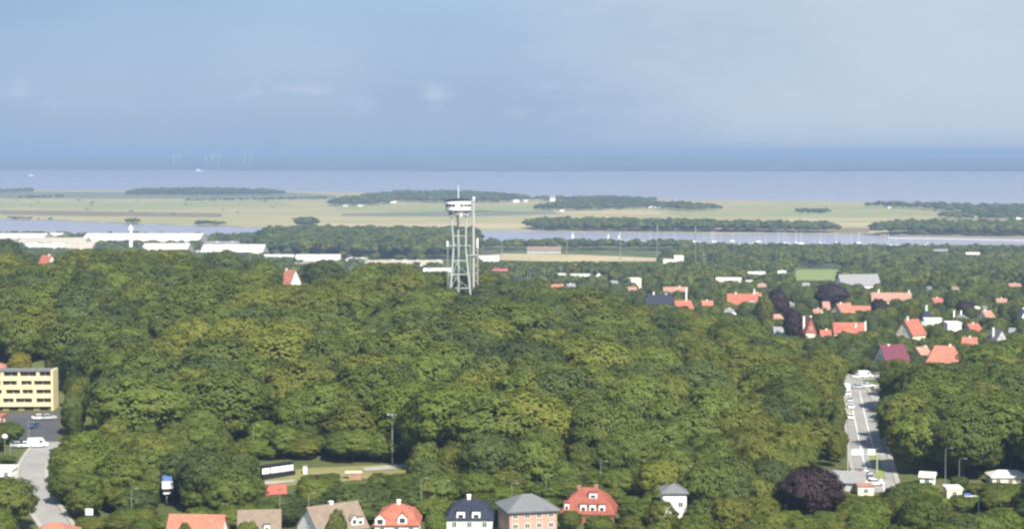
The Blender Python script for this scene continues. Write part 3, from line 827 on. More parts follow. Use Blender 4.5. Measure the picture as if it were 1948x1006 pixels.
for lab, x, yb, w, e, r, wall, rm in (
    ('small white cottage right above the big grey-roofed hall', 1652, 556, 9, 546, 541, 'white', 'pale_roof'),
    ('tiny white house far right above the pale orange roofs', 1768, 560, 8, 550, 545, 'white', 'grey_roof'),
    ('cream cottage with brown roof right of the tiny white house', 1816, 562, 12, 552, 545, 'cream', 'brown_roof'),
    ('pale pink roofed house near the right edge, highest of the villas', 1930, 555, 26, 545, 539, 'cream', 'pink_roof'),
    ('small white cube beside the dark round tree at right', 1857, 596, 8, 585, 580, 'white', 'white'),
    ('little white gable right of the white cube at right', 1873, 598, 7, 588, 582, 'white', 'grey_roof'),
    ('small white house low at the right edge behind a tree', 1926, 642, 9, 631, 624, 'white', 'pale_roof'),
    ('cream gable under the wide dark copper beech', 1571, 598, 12, 588, 574, 'cream', 'pink_roof'),
    ('pinkish roof left of the cream orange-roofed gabled house', 1556, 606, 16, 596, 588, 'cream', 'pink_roof'),
    ('small grey-roofed white house between the two dark copper beeches', 1503, 592, 14, 583, 576, 'white', 'grey_roof'),
    ('white cottage pair below the wide red roof', 1388, 606, 14, 594, 588, 'white', 'pale_roof'),
    ('cream house with pale roof above the upper copper beech', 1450, 556, 14, 546, 540, 'cream', 'pink_roof'),
    ('white house at the foot of the park trees above the copper beech', 1533, 556, 12, 544, 538, 'white', 'pale_roof'),
    ('long whitish low building below the park trees', 1438, 534, 34, 521, 517, 'white', 'hall_white'),
    ('short whitish building left of the lawn', 1488, 531, 14, 519, 515, 'white', 'hall_white'),
    ('white gable above the black roofed house', 1238, 574, 8, 566, 558, 'white', 'dark_roof'),
    ('small cream house left of the wood edge pink roof', 1168, 548, 12, 539, 534, 'cream', 'pale_roof'),
    ('pale green-grey shed behind the orange skyline roof', 1085, 556, 16, 545, 540, 'cream', 'pale_roof'),
    ('orange roofed house among trees left of the wide red roof', 1345, 592, 20, 582, 572, 'cream', 'orange_roof'),
    ('red roofed house partly hidden right of the red two-chimney house', 1572, 650, 22, 640, 628, 'cream', 'red_roof'),
    ('red roofed house half hidden below the faded red far right house', 1850, 640, 24, 628, 616, 'white', 'red_roof'),
    ('orange roofed house in the trees behind the white cube house', 1845, 668, 26, 655, 642, 'cream', 'orange_roof'),
    ('white house with red roof far right of the pale orange roofs', 1782, 585, 20, 576, 567, 'white', 'red_roof'),
    ('pink roofed house above the villa gardens, far right', 1905, 585, 18, 576, 568, 'cream', 'pink_roof'),
    ('red roofed cottage above the long red roof', 1560, 566, 14, 557, 550, 'white', 'red_roof'),
    ('orange roofed cottage behind the wide red roof', 1440, 574, 16, 564, 557, 'cream', 'orange_roof')):
    villa(lab, x, yb, w, e, r, 'flat' if wall == rm else 'gable', 'x', wall, rm, rnd.uniform(-25, 25), ((0, 0, .7),) if w > 12 else (), (x - w / 2, x + w / 2, r - 1, e + 2), 7, .6, 2, (), 'cottage')
# --- industrial halls by the fjord on the left
def hall(label, x0, x1, ytop, yeave, ybase, rm='hall_white', wall='hall_beige', dep=60, rot=0, roof='gable', name='industrial_hall'):
    Y = ground((x0 + x1) / 2, ybase).y
    w = (x1 - x0) / F * Y
    zr = at((x0 + x1) / 2, ytop, Y).z; ze = at((x0 + x1) / 2, yeave, Y).z
    root = house(name, label, (x0 + x1) / 2, Y, w, dep, yeave, ytop, roof, 'x', wall, rm, R(rot), .3, .6, (), 1, 6, (), 0, (x0 + 3, x1 - 3, ytop, yeave - 1), False, 'hall', None, 2.4, 1.2)
    vr = random.Random(int(x0 * 7 + ytop))
    nb = max(2, int(w / 14))
    for k in range(nb):                                   # roof lights, vents and a loading bay row
        xx = -w / 2 + w * (k + vr.uniform(.25, .75)) / nb
        f = vr.uniform(.25, .8)
        zz_ = (ze + (zr - ze) * f if roof == 'gable' else ze + .45) - root.location.z
        yy_ = -dep / 2 * (1 - f)
        MB().box(xx - 1.5, xx + vr.uniform(1, 4), yy_ - 1, yy_ + vr.uniform(1, 4), zz_ - .3, zz_ + vr.uniform(.8, 2.0)).build('roof_vent', M['grey_wall'], root)
        MB().box(xx - 2, xx + 2, -dep / 2 - .09, -dep / 2 - .005, 0.1, min(3.6, ze - root.location.z - .6)).build('loading_door', M['grey_wall'], root)
    return root
hall('long white roofed hall on the fjord shore at the left edge', -20, 92, 444, 452, 462)
hall('white flat hall just right of the left shore hall', 96, 122, 443, 447, 458, dep=40)
hall('very wide white roofed hall on the shore behind the slender white tower', 166, 388, 444, 457, 464, dep=90)
hall('beige roofed hall below the left shore hall', 40, 168, 452, 462, 468, 'hall_beige', dep=50)
hall('white roofed hall low on the left behind the wood', 52, 130, 463, 471, 477)
hall('cream hall beside the low left white hall', 128, 182, 460, 473, 478, 'hall_beige', dep=50)
hall('white hall with sloping roof above the wood, left of centre', 276, 362, 463, 474, 484, dep=50)
hall('white cube annex in front of the sloping white hall', 372, 396, 464, 480, 486, dep=20, roof='flat')
hall('broad white and grey hall above the wood', 388, 505, 465, 480, 488, dep=60)
hall('pale low hall left of the bright white shed roof', 500, 560, 484, 489, 494, dep=30)
hall('bright white long shed roof in front of the shore trees', 564, 648, 484, 494, 500, dep=40)
hall('beige box building right of the bright white shed roof', 660, 698, 480, 492, 500, 'hall_beige', 'cream', 30, roof='flat')
hall('grey low hall on the shore right of the wide white hall', 392, 455, 459, 464, 470, 'pale_roof', 'grey_wall', dep=30)
hall('pale strip of low sheds left of the lookout tower', 700, 842, 495, 499, 505, 'hall_beige', 'cream', dep=20)
hall('small white shed left of the tower legs', 806, 858, 510, 516, 522, dep=14)

# slender white works tower
p = ground(249, 476)
t = thing('works_tower', 'slender white works tower among the white shore halls', 'tower', (p.x, p.y, p.z))
MB().lathe([(2.4, 0), (2.2, 18), (2.0, 24)], 16).build('shaft', M['white'], t)
MB().lathe([(3.0, 24.01), (3.0, 27), (1.0, 28.5), (0.3, 32)], 16).build('cap', M['white'], t)
keep(244, 253, 433, 470, p.y)

# ------------------------------------------------------------------ yellow apartment block
YB = ground(104, 781).y
pc = at(100, 780, YB)
zb = gz(pc.x, YB) - 0.3
t = thing('apartment_block', 'yellow apartment block with long rows of balconies at the left edge', 'building', (pc.x, YB, zb), R(1.5))
top = at(107, 704, YB).z - zb
SOLID.append((pc.x - 10, YB + 6, 13)); SOLID.append((pc.x - 24, YB + 6, 13))
L_ = 34.0
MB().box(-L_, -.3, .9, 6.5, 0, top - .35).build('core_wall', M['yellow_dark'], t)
MB().box(-.3, .25, -.25, 6.7, 0, top).build('end_wall', M['yellow'], t)
MB().box(-L_, -.301, -.2, 6.6, top - .34, top - .05).build('roof', M['grey_roof'], t)
nfl = 4
g0 = 1.5
fh = (top - g0) / (nfl + .12)
for k in range(nfl + 1):
    z1 = g0 + fh * k
    hgt = fh * (.45 if k < nfl else .30)
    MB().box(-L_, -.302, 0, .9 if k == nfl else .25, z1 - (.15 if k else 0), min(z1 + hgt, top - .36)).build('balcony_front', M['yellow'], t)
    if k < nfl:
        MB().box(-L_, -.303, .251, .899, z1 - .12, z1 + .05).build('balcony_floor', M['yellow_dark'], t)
        x = -0.6
        i = 0
        pr = random.Random(40 + k)
        while x > -L_ + 3:
            wv = pr.choice((3.0, 4.0, 4.6))
            b = MB().box(x - wv, x, .84, .898, z1 + hgt * .9, z1 + fh * .9).build('window', M['brown_glass'], t)
            MB().box(x - wv / 2 - .06, x - wv / 2 + .06, .80, .839, z1 + hgt * .9, z1 + fh * .9).build('frame', M['frame'], b)
            x -= wv
            pw = pr.choice((.6, .9, 1.2))
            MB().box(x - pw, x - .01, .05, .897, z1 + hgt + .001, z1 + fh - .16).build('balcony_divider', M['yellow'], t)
            x -= pw + .05
for i in range(7):
    x = -1.2 - i * 4.4
    MB().box(x - 2.6, x, .84, .896, .2, g0 - .2).build('window', M['dark'], t)
keep(0, 110, 700, 782, YB)

# ------------------------------------------------------------------ lookout tower
TY = 795
tb = at(875, 402, TY)
tgx = tb.x
tgz = gz(tgx, TY)
t = thing('lookout_tower', 'tall steel lookout tower with round white cabin rising above the wood', 'tower', (tgx, TY, tgz), R(8))
hb = tb.z - tgz            # cabin floor height
hm = at(875, 467, TY).z - tgz
cx0 = -.7
MB().lathe([(4.9, hb), (5.5, hb + .6), (5.6, hb + 3.5), (5.2, hb + 4.5)], 32, cx0, 0).build('cabin', M['white'], t)
MB().lathe([(5.25, hb + 4.51), (5.6, hb + 4.7), (3.2, hb + 5.2), (.6, hb + 5.6)], 32, cx0, 0).build('cabin_roof', M['dark_roof'], t)
for k in range(20):
    a0 = 2 * math.pi * (k + .09) / 20; a1 = 2 * math.pi * (k + .91) / 20
    if k % 5 == 4: continue
    q = MB(); rr = 5.62
    q.loft([[(cx0 + r * math.cos(a), r * math.sin(a), hb + z) for a in (a0, a1)] + [(cx0 + r * math.cos(a), r * math.sin(a), hb + z) for a in (a1, a0)][:0] for r, z in ((rr, 2.1), (rr + .02, 3.2))], cap=False)
    vs = [(cx0 + r * math.cos(a), r * math.sin(a), hb + z) for z in (2.1, 3.2) for a in (a0, a1) for r in (rr - .1, rr + .03)]
    q = MB().add(vs, [(1, 3, 7, 5), (0, 2, 3, 1), (4, 5, 7, 6), (0, 1, 5, 4), (2, 6, 7, 3)])
    q.build('window', M['glass'], t)
MB().tube([(cx0, 0, hb + 5.5), (cx0, 0, hb + 11.4)], [.22, .12], 8).build('antenna', M['frame'], t)
MB().lathe([(4.2, hb - 1.4), (4.2, hb - .9)], 24, cx0, 0).build('service_ring', M['grey_wall'], t)
for a in (30, 100, 150, 215, 280, 330):
    MB().box(cx0 + 4.1 * math.cos(R(a)) - .3, cx0 + 4.1 * math.cos(R(a)) + .3, 4.1 * math.sin(R(a)) - .3, 4.1 * math.sin(R(a)) + .3, hb - 2.2, hb - .01).build('bracket', M['grey_wall'] if a != 280 else M['white'], t)
legs = []
for k, a in enumerate((205, 335, 90)):
    ca, sa = math.cos(R(a)), math.sin(R(a))
    q = [(cx0 + 3.6 * ca, 3.6 * sa, hb - .9), (cx0 + 2.9 * ca + .4, 2.9 * sa, hm), (cx0 + 3.1 * ca + .4, 3.1 * sa, hm - 3), (cx0 + 5.4 * ca + .6, 5.4 * sa, -.5)]
    legs.append(q)
    MB().tube(q, [.36, .42, .42, .46], 8).build('leg', M['tower_steel'], t)
    o_ = [(cx0 + 5.4 * ca, 5.4 * sa, hm + .5), (cx0 + 5.4 * ca + .2, 5.4 * sa, -.5)]
    MB().tube(o_, .13, 6).build('outer_strut', M['tower_steel'], t)
tri = [(cx0 + 5.4 * math.cos(R(a)), 5.4 * math.sin(R(a)), hm) for a in (205, 335, 90)]
for k in range(3):
    MB().tube([tri[k], tri[(k + 1) % 3]], .15, 6).build('ring_beam', M['tower_steel'], t)
    MB().tube([tri[k], legs[k][1]], .13, 6).build('ring_spoke', M['tower_steel'], t)
for k in range(3):
    A, B = legs[k], legs[(k + 1) % 3]
    for f in (0.15, 0.4, 0.65, 0.9):
        p0 = Vector(A[2]).lerp(Vector(A[3]), f); p1 = Vector(B[2]).lerp(Vector(B[3]), f)
        MB().tube([p0, p1], .16, 6).build('cross_beam', M['tower_steel'], t)
        p2 = Vector(B[2]).lerp(Vector(B[3]), min(f + .25, 1))
        MB().tube([p0, p2], .10, 6).build('brace', M['tower_steel'], t)
    for f in (0.3, 0.7):
        p0 = Vector(A[0]).lerp(Vector(A[1]), f); p1 = Vector(B[0]).lerp(Vector(B[1]), f)
        MB().tube([p0, p1], .12, 6).build('cross_beam', M['tower_steel'], t)
# lift shaft standing beside the legs
sx = 5.9
MB().box(sx - .45, sx + .45, -.5, .5, -.5, hb + 4.2).build('lift_shaft', M['concrete'], t)
MB().box(sx - 1.1, sx + .7, -.8, .8, hb + 4.201, hb + 4.7).build('lift_head', M['grey_wall'], t)
MB().lathe([(.25, hb + 4.71), (.6, hb + 5.4), (.4, hb + 6.0), (.1, hb + 6.3)], 12, sx + .1, 0).build('radio_dome', M['frame'], t)
for dx, dy in ((1.75, -.8), (1.75, .8)):
    MB().tube([(sx + dx, dy, -.5), (sx + dx, dy, hm + 3)], .17, 6).build('guide_rail', M['concrete'], t)
for f in range(8):
    z = 1 + f * hm / 8
    MB().box(sx + .551, sx + 1.6, -.9, .9, z, z + .15).build('landing', M['concrete'], t)
MB().box(sx - 3.4, sx - .551, -.7, .7, hb + .2, hb + .45).build('bridge', M['grey_wall'], t)
MB().box(sx - 3.5, sx + 1.9, -1.2, 1.2, hm - 4.4, hm - 4.0).build('mid_platform', M['concrete'], t)
MB().box(sx + 1.2, sx + 1.9, -1.3, -1.21, hm - 1, hm + 3.2).build('sign_panel', M['frame'], t)
MB().box(cx0 - 5.4, cx0 - 4.7, -3.2, -3.0, hm - .2, hm + 2.2).build('aerial_panel', M['frame'], t)
keep(842, 914, 350, 545, TY - 8)
SOLID.append((tgx, TY, 9))

# ------------------------------------------------------------------ poles, lamps, masts
def lamp(label, x, ytop, ybase, Y=None, kind='street', rad=.065, group=None):
    if Y is None: Y = ground(x, ybase).y
    b = at(x, ytop, Y)
    z0 = gz(b.x, Y)
    h = b.z - z0
    t = thing({'street': 'street_lamp', 'flood': 'floodlight_mast', 'mast': 'light_mast', 'pole': 'utility_pole'}[kind], label,
              'lamp post' if kind == 'street' else 'mast' if kind != 'pole' else 'pole', (b.x, Y, z0), 0, group)
    MB().tube([(0, 0, -.3), (0, 0, h)], [rad * 1.5, rad], 8).build('pole', M['pole'], t)
    if kind == 'street':
        MB().tube([(0, 0, h), (.35, -.2, h + .25), (1.1, -.7, h + .3)], rad * .6, 6).build('arm', M['pole'], t)
        MB().box(.9, 1.6, -1.0, -.6, h + .22, h + .36).build('lamp_head', M['pole'], t)
    elif kind == 'flood':
        MB().box(-1.2, 1.2, -.08, .08, h - .2, h - .02).build('crossbar', M['pole'], t)
        for k in (-.9, 0, .9): MB().box(k - .25, k + .25, -.35, -.09, h - .02, h + .4).build('floodlight', M['metal'], t)
    elif kind == 'mast':
        MB().lathe([(1.0, h), (1.2, h + .3), (.3, h + .9)], 12).build('lamp_ring', M['metal'], t)
    else:
        MB().box(-.6, .6, -.06, .06, h - .7, h - .55).build('crossarm', M['bark'], t)
    keep(x - 1.5, x + 1.5, ytop - 1, ytop + (ybase - ytop) * .5, Y - 1)
    return t
lamp('tall floodlight mast with crossbar in front of the wood by the sports field', 746, 789, 889, 449, 'flood', .12)
lamp('thin lamp pole against the bright trees left of the sports field', 482, 808, 880, 456, 'street')
lamp('tall lamp pole between the red-roofed and the blue-black-roofed house', 801, 910, 985, 396, 'street')
lamp('lamp pole directly left of the blue-black-roofed house', 843, 915, 985, 400, 'street')
lamp('lamp pole behind the tan brick villa', 974, 920, 985, 402, 'street')
lamp('lamp pole between the tan brick villa and the red brick house', 1039, 905, 985, 408, 'street')
lamp('lamp pole behind the right end of the red brick house', 1143, 878, 960, 420, 'street')
lamp('lamp pole right behind the narrow white house', 1302, 888, 990, 402, 'street')
lamp('lamp pole left of the narrow white house', 1211, 897, 985, 410, 'street')
lamp('wooden pole in front of the red running track', 532, 925, 990, 388, 'pole')
lamp('lamp pole behind the white gabled house', 587, 938, 985, 395, 'street')
lamp('lamp pole in the trees right of the curving left road', 250, 930, 1000, 392, 'street')
lamp('lamp pole in the dark gap of the right-hand trees', 1799, 853, 935, 431, 'street')
lamp('lamp pole just right of the dark tree gap', 1825, 873, 935, 429, 'street')
lamp('lamp pole behind the white tent-shaped pavilion', 1922, 853, 930, 442, 'street')
lamp('lamp post on the dark parking lot', 54, 797, 850, 478, 'street')
lamp('lamp post at the left edge above the low white outbuilding', 19, 840, 890, 452, 'street')
for k, (x, y0, y1) in enumerate(((1078, 455, 483), (1180, 447, 490), (1250, 436, 500), (1323, 443, 500), (1656, 464, 512), (955, 456, 483), (1339, 485, 503))):
    lamp(['short pale light mast behind the long depot', 'pale light mast left of the tallest harbour mast', 'tall pale light mast at the end of the open ground',
          'tall pale light mast right of the open ground', 'lone pale light mast in the right-hand park trees', 'pale light mast right beside the lookout tower',
          'short light mast in the trees right of the white peaked hall'][k],
         x, y0, y1 + 6, None, 'mast', .35)
for k, (x, y0, y1) in enumerate(((1004, 512, 535), (1009, 514, 535), (1036, 508, 528), (1126, 511, 530), (1067, 506, 524), (1314, 518, 545))):
    lamp(['left one of a pair of town light poles', 'right one of a pair of town light poles', 'lone light pole right of the red clad building', 'light pole behind the bus-length shed',
          'light pole behind the open carport', 'light pole above the tall white chimney house'][k], x, y0, y1 + 8, None, 'street', .22)

# box on a pole at the left
Y = 408
b = at(317, 938, Y); z0 = gz(b.x, Y)
t = thing('display_board', 'blue and white box on a tall grey pole at the lower left', 'sign', (b.x, Y, z0), R(20))
h = b.z - z0; hh = at(320, 905, Y).z - z0
MB().tube([(0, 0, -.3), (0, 0, h)], .14, 8).build('pole', M['pole'], t)
MB().box(-.8, .9, -.7, .7, h, h + .3).build('tray', M['frame'], t)
MB().box(-.5, .6, -.45, .45, h + .301, h + 1.2).build('cavity_shade', M['dark'], t)  # dark block stands in for the shade in the cavity under the panels
MB().box(-1.1, 1.3, -.8, .8, h + 1.201, hh - 1.1).build('lower_panel', M['frame'], t)
MB().box(-.95, 1.1, -.7, .7, hh - 1.099, hh).build('upper_panel', M['blue'], t)
keep(308, 334, 903, 980, Y - 1)
# small white sign
Y = 392
b = at(170, 978, Y); z0 = gz(b.x, Y)
t = thing('notice_sign', 'small square white sign at the edge of the lower left trees', 'sign', (b.x, Y, z0))
h = b.z - z0
MB().tube([(0, 0, -.2), (0, 0, h)], .06, 8).build('pole', M['pole'], t)
MB().box(-.8, .8, -.12, -.06, h - .1, h + 1.3).build('board', M['frame'], t)
keep(163, 178, 966, 980, Y - 1)
# street lamp with blue panel at lower right
Y = 402
b = at(1862, 945, Y); z0 = gz(b.x, Y)
t = thing('banner_lamp', 'lamp post with a blue panel on its arm at the lower right', 'lamp post', (b.x, Y, z0))
h = b.z - z0
MB().tube([(0, 0, -.2), (0, 0, h), (-.4, 0, h + .25), (-1.4, 0, h + .3)], [.12, .09, .08, .07], 8).build('pole', M['frame'], t)
MB().box(-3.2, -1.4, -.35, .35, h + .2, h + .34).build('lamp_head', M['frame'], t)
MB().box(-3.3, -1.9, -.36, -.351, h + .36, h + .95).build('panel', M['blue'], t)
keep(1830, 1866, 936, 975, Y - 1)
# round white globe lamp at the left edge
Y = 462
b = at(9, 830, Y); z0 = gz(b.x, Y)
t = thing('globe_lamp', 'round white globe lamp at the left edge above the parked cars', 'lamp post', (b.x, Y, z0))
h = b.z - z0
MB().tube([(0, 0, -.2), (0, 0, h - .7)], .08, 8).build('pole', M['pole'], t)
MB().lathe([(.1, h - .69), (.6, h - .4), (.75, h), (.6, h + .4), (.1, h + .65)], 14).build('globe', M['frame'], t, True)
keep(3, 16, 824, 837, Y - 1)

# road gantry
gb = ground(1668, 900)
t = thing('sign_gantry', 'steel gantry with two white sign boards across the right-hand road', 'gantry', (gb.x, gb.y, gb.z))
hb2 = at(1668, 864, gb.y).z - gb.z
wl = (1668 - 1612) / F * gb.y
MB().tube([(0, 0, -.2), (0, 0, hb2 + .3)], .2, 8).build('post', M['metal'], t)
MB().tube([(-wl, 0, -.2), (-wl, 0, hb2 + .3)], .2, 8).build('post', M['metal'], t)
MB().box(-wl, 2.6, -.15, .15, hb2, hb2 + .3).build('beam', M['metal'], t)
for a, c in ((-49, -27), (-18, -4)):
    MB().box(a / F * gb.y, c / F * gb.y, -.24, -.16, hb2 - .05, hb2 + 1.35).build('sign_board', M['frame'], t)
keep(1619, 1672, 850, 868, gb.y - 1); keep(1664, 1672, 862, 890, gb.y - 1)

# spectator stand with boards by the sports field
sp = ground(502, 917); sq = ground(562, 905)
ang = math.atan2(sq.y - sp.y, sq.x - sp.x)
ln = (sq - sp).length
t = thing('spectator_stand', 'low black stand topped with white boards at the sports field', 'stand', (sp.x, sp.y, sp.z), ang)
MB().box(0, ln, 0, 2.5, -.2, 1.35).build('front_wall', M['black'], t)
MB().box(0, ln, 1.2, 1.5, 1.351, 3.1).build('back_wall', M['black'], t)
for a, c in ((.2, 2.3), (2.6, 5.2), (5.3, 8.0), (8.1, 10.2)):
    if c > ln: c = ln
    if a < c: MB().box(a, c, .9, 1.0, 1.36, 2.7).build('white_board', M['frame'], t)
MB().box(-.2, ln + .3, .6, 2.6, 3.101, 3.25).build('roof', M['black'], t)
t = thing('ticket_box', 'small white box at the right end of the black stand', 'box', (sq.x + 2.2, sq.y + 1.5, gz(sq.x + 2.2, sq.y + 1.5)))
MB().box(-.45, .45, -.4, .4, -.1, 1.9).build('cabin', M['white'], t); MB().box(-.6, .6, -.55, .55, 1.901, 2.05).build('roof', M['pale_roof'], t)
keep(569, 580, 888, 902, sq.y)
p = ground(676, 914)
t = thing('equipment_hut', 'tiny brick hut with pale flat roof in front of the sports field', 'hut', (p.x, p.y, p.z))
MB().box(-1.5, 1.5, -.8, .8, -.2, 1.6).build('wall', M['pink_roof'], t); MB().box(-2.4, 1.6, -.9, .9, 1.601, 1.8).build('roof', M['cream'], t)
keep(664, 690, 906, 920, p.y - 1)
# ------------------------------------------------------------------ cars
def car_proto(van=False):
    t = bpy.data.objects.new('parked_car', None)
    L, Wd = (5.2, 1.95) if van else (4.4, 1.8)
    top_ = 2.3 if van else 1.45
    if van: prof = [(-L / 2, .35), (L / 2, .35), (L / 2, .95), (L / 2 - .7, 1.15), (L / 2 - 1.4, top_ - .05), (L / 2 - 1.8, top_), (-L / 2 + .1, top_), (-L / 2, 1.0)]
    else: prof = [(-L / 2, .32), (L / 2, .32), (L / 2, .7), (L / 2 - .25, .85), (L / 2 - 1.15, .95), (-L / 2 + .75, .98), (-L / 2 + .1, .92), (-L / 2, .75)]
    body = MB().loft([[(a, -Wd / 2 + .08, z) for a, z in prof], [(a, -Wd / 2, z * .97 + .01) for a, z in prof], [(a, Wd / 2, z * .97 + .01) for a, z in prof], [(a, Wd / 2 - .08, z) for a, z in prof]]).mesh('body', M['car_white'])
    out = [('body', body)]
    if van:
        gl = MB().box(L / 2 - 2.2, L / 2 - 1.35, -Wd / 2 - .01, Wd / 2 + .01, 1.25, 1.9).mesh('window', M['glass'])
        out.append(('window', gl))
    else:
        pr = [(L / 2 - 1.2, .94), (L / 2 - 1.9, 1.38), (-L / 2 + 1.2, 1.40), (-L / 2 + .5, .96)]
        out.append(('window', MB().loft([[(a, -Wd / 2 + .12 + (z - .9) * .25, z) for a, z in pr], [(a, Wd / 2 - .12 - (z - .9) * .25, z) for a, z in pr]]).mesh('window', M['glass'])))
        out.append(('roof', MB().box(-L / 2 + 1.15, L / 2 - 1.85, -Wd / 2 + .22, Wd / 2 - .22, 1.385, 1.46).mesh('roof', M['car_white'])))
    wheel = MB().tube([(0, -.1, 0), (0, .1, 0)], .33, 12).mesh('wheel', M['tyre'])
    rim = MB().tube([(0, -.115, 0), (0, .115, 0)], .19, 10).mesh('rim', M['metal'])
    hl = MB().box(-.03, .03, -.18, .18, -.08, .08).mesh('headlight', M['frame'])
    return dict(parts=out, wheel=wheel, rim=rim, hl=hl, L=L, W=Wd)
CAR = {False: car_proto(False), True: car_proto(True)}
_cm = {}
def car(label, X, Y, z, rz, color='car_white', van=False, group='cars on the right-hand road'):
    P = CAR[van]
    t = thing('delivery_van' if van else 'parked_car', label, 'van' if van else 'car', (X, Y, z), rz, group)
    for nm, me in P['parts']:
        if nm in ('body', 'roof'):
            k = (nm, color, van)
            if k not in _cm:
                _cm[k] = me.copy(); _cm[k].materials[0] = M[color]
            me = _cm[k]
        obj(nm, me, t)
    for sx_ in (-1, 1):
        for sy in (-1, 1):
            w = obj('wheel', P['wheel'], t); w.location = (sx_ * P['L'] * .31, sy * (P['W'] / 2 - .08), .33)
            obj('rim', P['rim'], w)
    for sy in (-1, 1):
        o = obj('headlight', P['hl'], t); o.location = (P['L'] / 2 + .01, sy * .6, .66)
    return t
def roadcar(label, x, y, color='car_white', van=False, rz=None, group='cars on the right-hand road'):
    p = ground(x, y)
    d = Vector(right_cl[3]) - Vector(right_cl[1])
    if rz is None: rz = math.atan2(d.y, d.x)
    car(label, p.x, p.y, p.z + .125, rz, color, van, group)
roadcar('white van at the far end of the right-hand road, left lane', 1611, 743, 'car_white', True)
roadcar('white car close in front of the far white van', 1613, 752)
roadcar('pale car third from the far end in the left lane', 1617, 765, 'car_silver')
roadcar('white car fourth from the far end in the left lane', 1619, 778)
roadcar('white car nearest of the line in the left lane', 1619, 798)
roadcar('white car turning at the far junction', 1651, 737, 'car_white', False, R(15))
roadcar('silver car at the far junction', 1634, 740, 'car_silver', False, R(5))
roadcar('white van crossing beyond the far junction', 1646, 719, 'car_white', True, R(8))
roadcar('white car beyond the far junction, left of the van', 1633, 719, 'car_white', False, R(5))
roadcar('red car queueing at the near junction', 1638, 907, 'car_red', False, R(60))
roadcar('white car beside the red car at the near junction', 1648, 907, 'car_white', False, R(70))
roadcar('silver car behind the white car at the near junction', 1655, 913, 'car_silver', False, R(70))
roadcar('white car nearest the cream kiosk', 1646, 921, 'car_white', False, R(75))
roadcar('pale car at the right end of the near junction queue', 1664, 925, 'car_white', False, R(10))
LG = 'cars parked on the left-hand lot'
roadcar('pale car leftmost in the row at the front of the left lot', 36, 853, 'car_silver', False, R(10), LG)
roadcar('white car second in the row at the front of the left lot', 51, 851, 'car_white', False, R(15), LG)
roadcar('white van at the right end of the front row of the left lot', 72, 851, 'car_white', True, R(12), LG)
roadcar('white car parked below the yellow block, left of the pair', 76, 800, 'car_white', False, R(30), LG)
roadcar('silver car parked below the yellow block, right of the pair', 92, 800, 'car_silver', False, R(20), LG)
roadcar('dark car in the shade of the left lot', 64, 815, 'car_blue', False, R(80), LG)
keep(30, 86, 842, 854, 470); keep(68, 98, 791, 801, 530)
p = ground(745, 1003); car('white car beside the white gabled house at the bottom', at(690, 1000, 374).x, 374, gz(at(690, 1000, 374).x, 374), R(20), 'car_white', True, 'cars by the villas')

# ------------------------------------------------------------------ trees
def crown_mesh(name, seed, Rr, Hh, zc, nl, per, leaf, shape='round', lobe=1.0):
    """leaf-sized faces scattered over many lobes"""
    g = np.random.default_rng(seed)
    V_, F_ = [], []
    cents = []
    while len(cents) < nl:
        d = g.normal(size=3); d /= np.linalg.norm(d)
        if d[2] < -0.88: continue
        k = g.uniform(.72, .90)
        p = d * k
        if shape == 'cone':
            zt = g.uniform(-.8, .95); a = g.uniform(0, 2 * np.pi); rr = (1 - zt) * .48
            p = np.array([rr * np.cos(a), rr * np.sin(a), zt])
        cents.append((p, g.uniform(.12, .24)*lobe * (0.8 if shape == 'cone' else 1.0)))
    env = np.array([Rr * g.uniform(.9, 1.1), Rr * g.uniform(.9, 1.1), Hh])
    P, Nn = [], []
    for p, lr in cents:
        n = int(per * (lr / .22) ** 2)
        d = g.normal(size=(n * 2, 3)); d /= np.linalg.norm(d, axis=1)[:, None]
        out = p / max(np.linalg.norm(p), .01)
        d = d[(d @ out > -.45) & (d[:, 2] > -.8)][:n]
        rad = g.uniform(.70, 1.06, size=len(d))[:, None]
        flat = np.array([1.0, 1.0, .72])
        P.append(p * env + d * rad * lr * flat * (Rr * .95))
        Nn.append(d)
    ns = int(len(cents) * per * .28)                       # leaves between the lobes
    d = g.normal(size=(ns, 3)); d /= np.linalg.norm(d, axis=1)[:, None]
    d = d[d[:, 2] > -.9]
    P.append(d * env * g.uniform(.74, .90, size=(len(d), 1))); Nn.append(d)
    P = np.concatenate(P); Nn = np.concatenate(Nn)
    P[:, 2] += zc
    # drop leaves buried deep inside
    q = np.linalg.norm((P - [0, 0, zc]) / env, axis=1)
    m = (q > .48)
    P, Nn = P[m], Nn[m]
    n = len(P)
    oc = (P - [0, 0, zc]) / env; oc /= np.linalg.norm(oc, axis=1)[:, None]
    nn = Nn * .5 + oc * .85 + g.normal(size=(n, 3)) * .25 + [0, 0, .25]
    nn /= np.linalg.norm(nn, axis=1)[:, None]
    a = np.cross(nn, g.normal(size=(n, 3))); a /= np.linalg.norm(a, axis=1)[:, None]
    b = np.cross(nn, a)
    s = leaf * g.uniform(.6, 1.25, size=(n, 1))
    a = a * s; b = b * s * .75
    bend = nn * s * .22
    vs = np.stack([P - a - bend, P - b * .9, P + a - bend, P + b * .9], 1).reshape(-1, 3)
    me = bpy.data.meshes.new(name)
    me.vertices.add(len(vs)); me.vertices.foreach_set('co', vs.ravel())
    me.loops.add(n * 4); me.loops.foreach_set('vertex_index', np.arange(n * 4))
    me.polygons.add(n); me.polygons.foreach_set('loop_start', np.arange(n) * 4)
    me.update(calc_edges=True)
    me.validate()
    return me

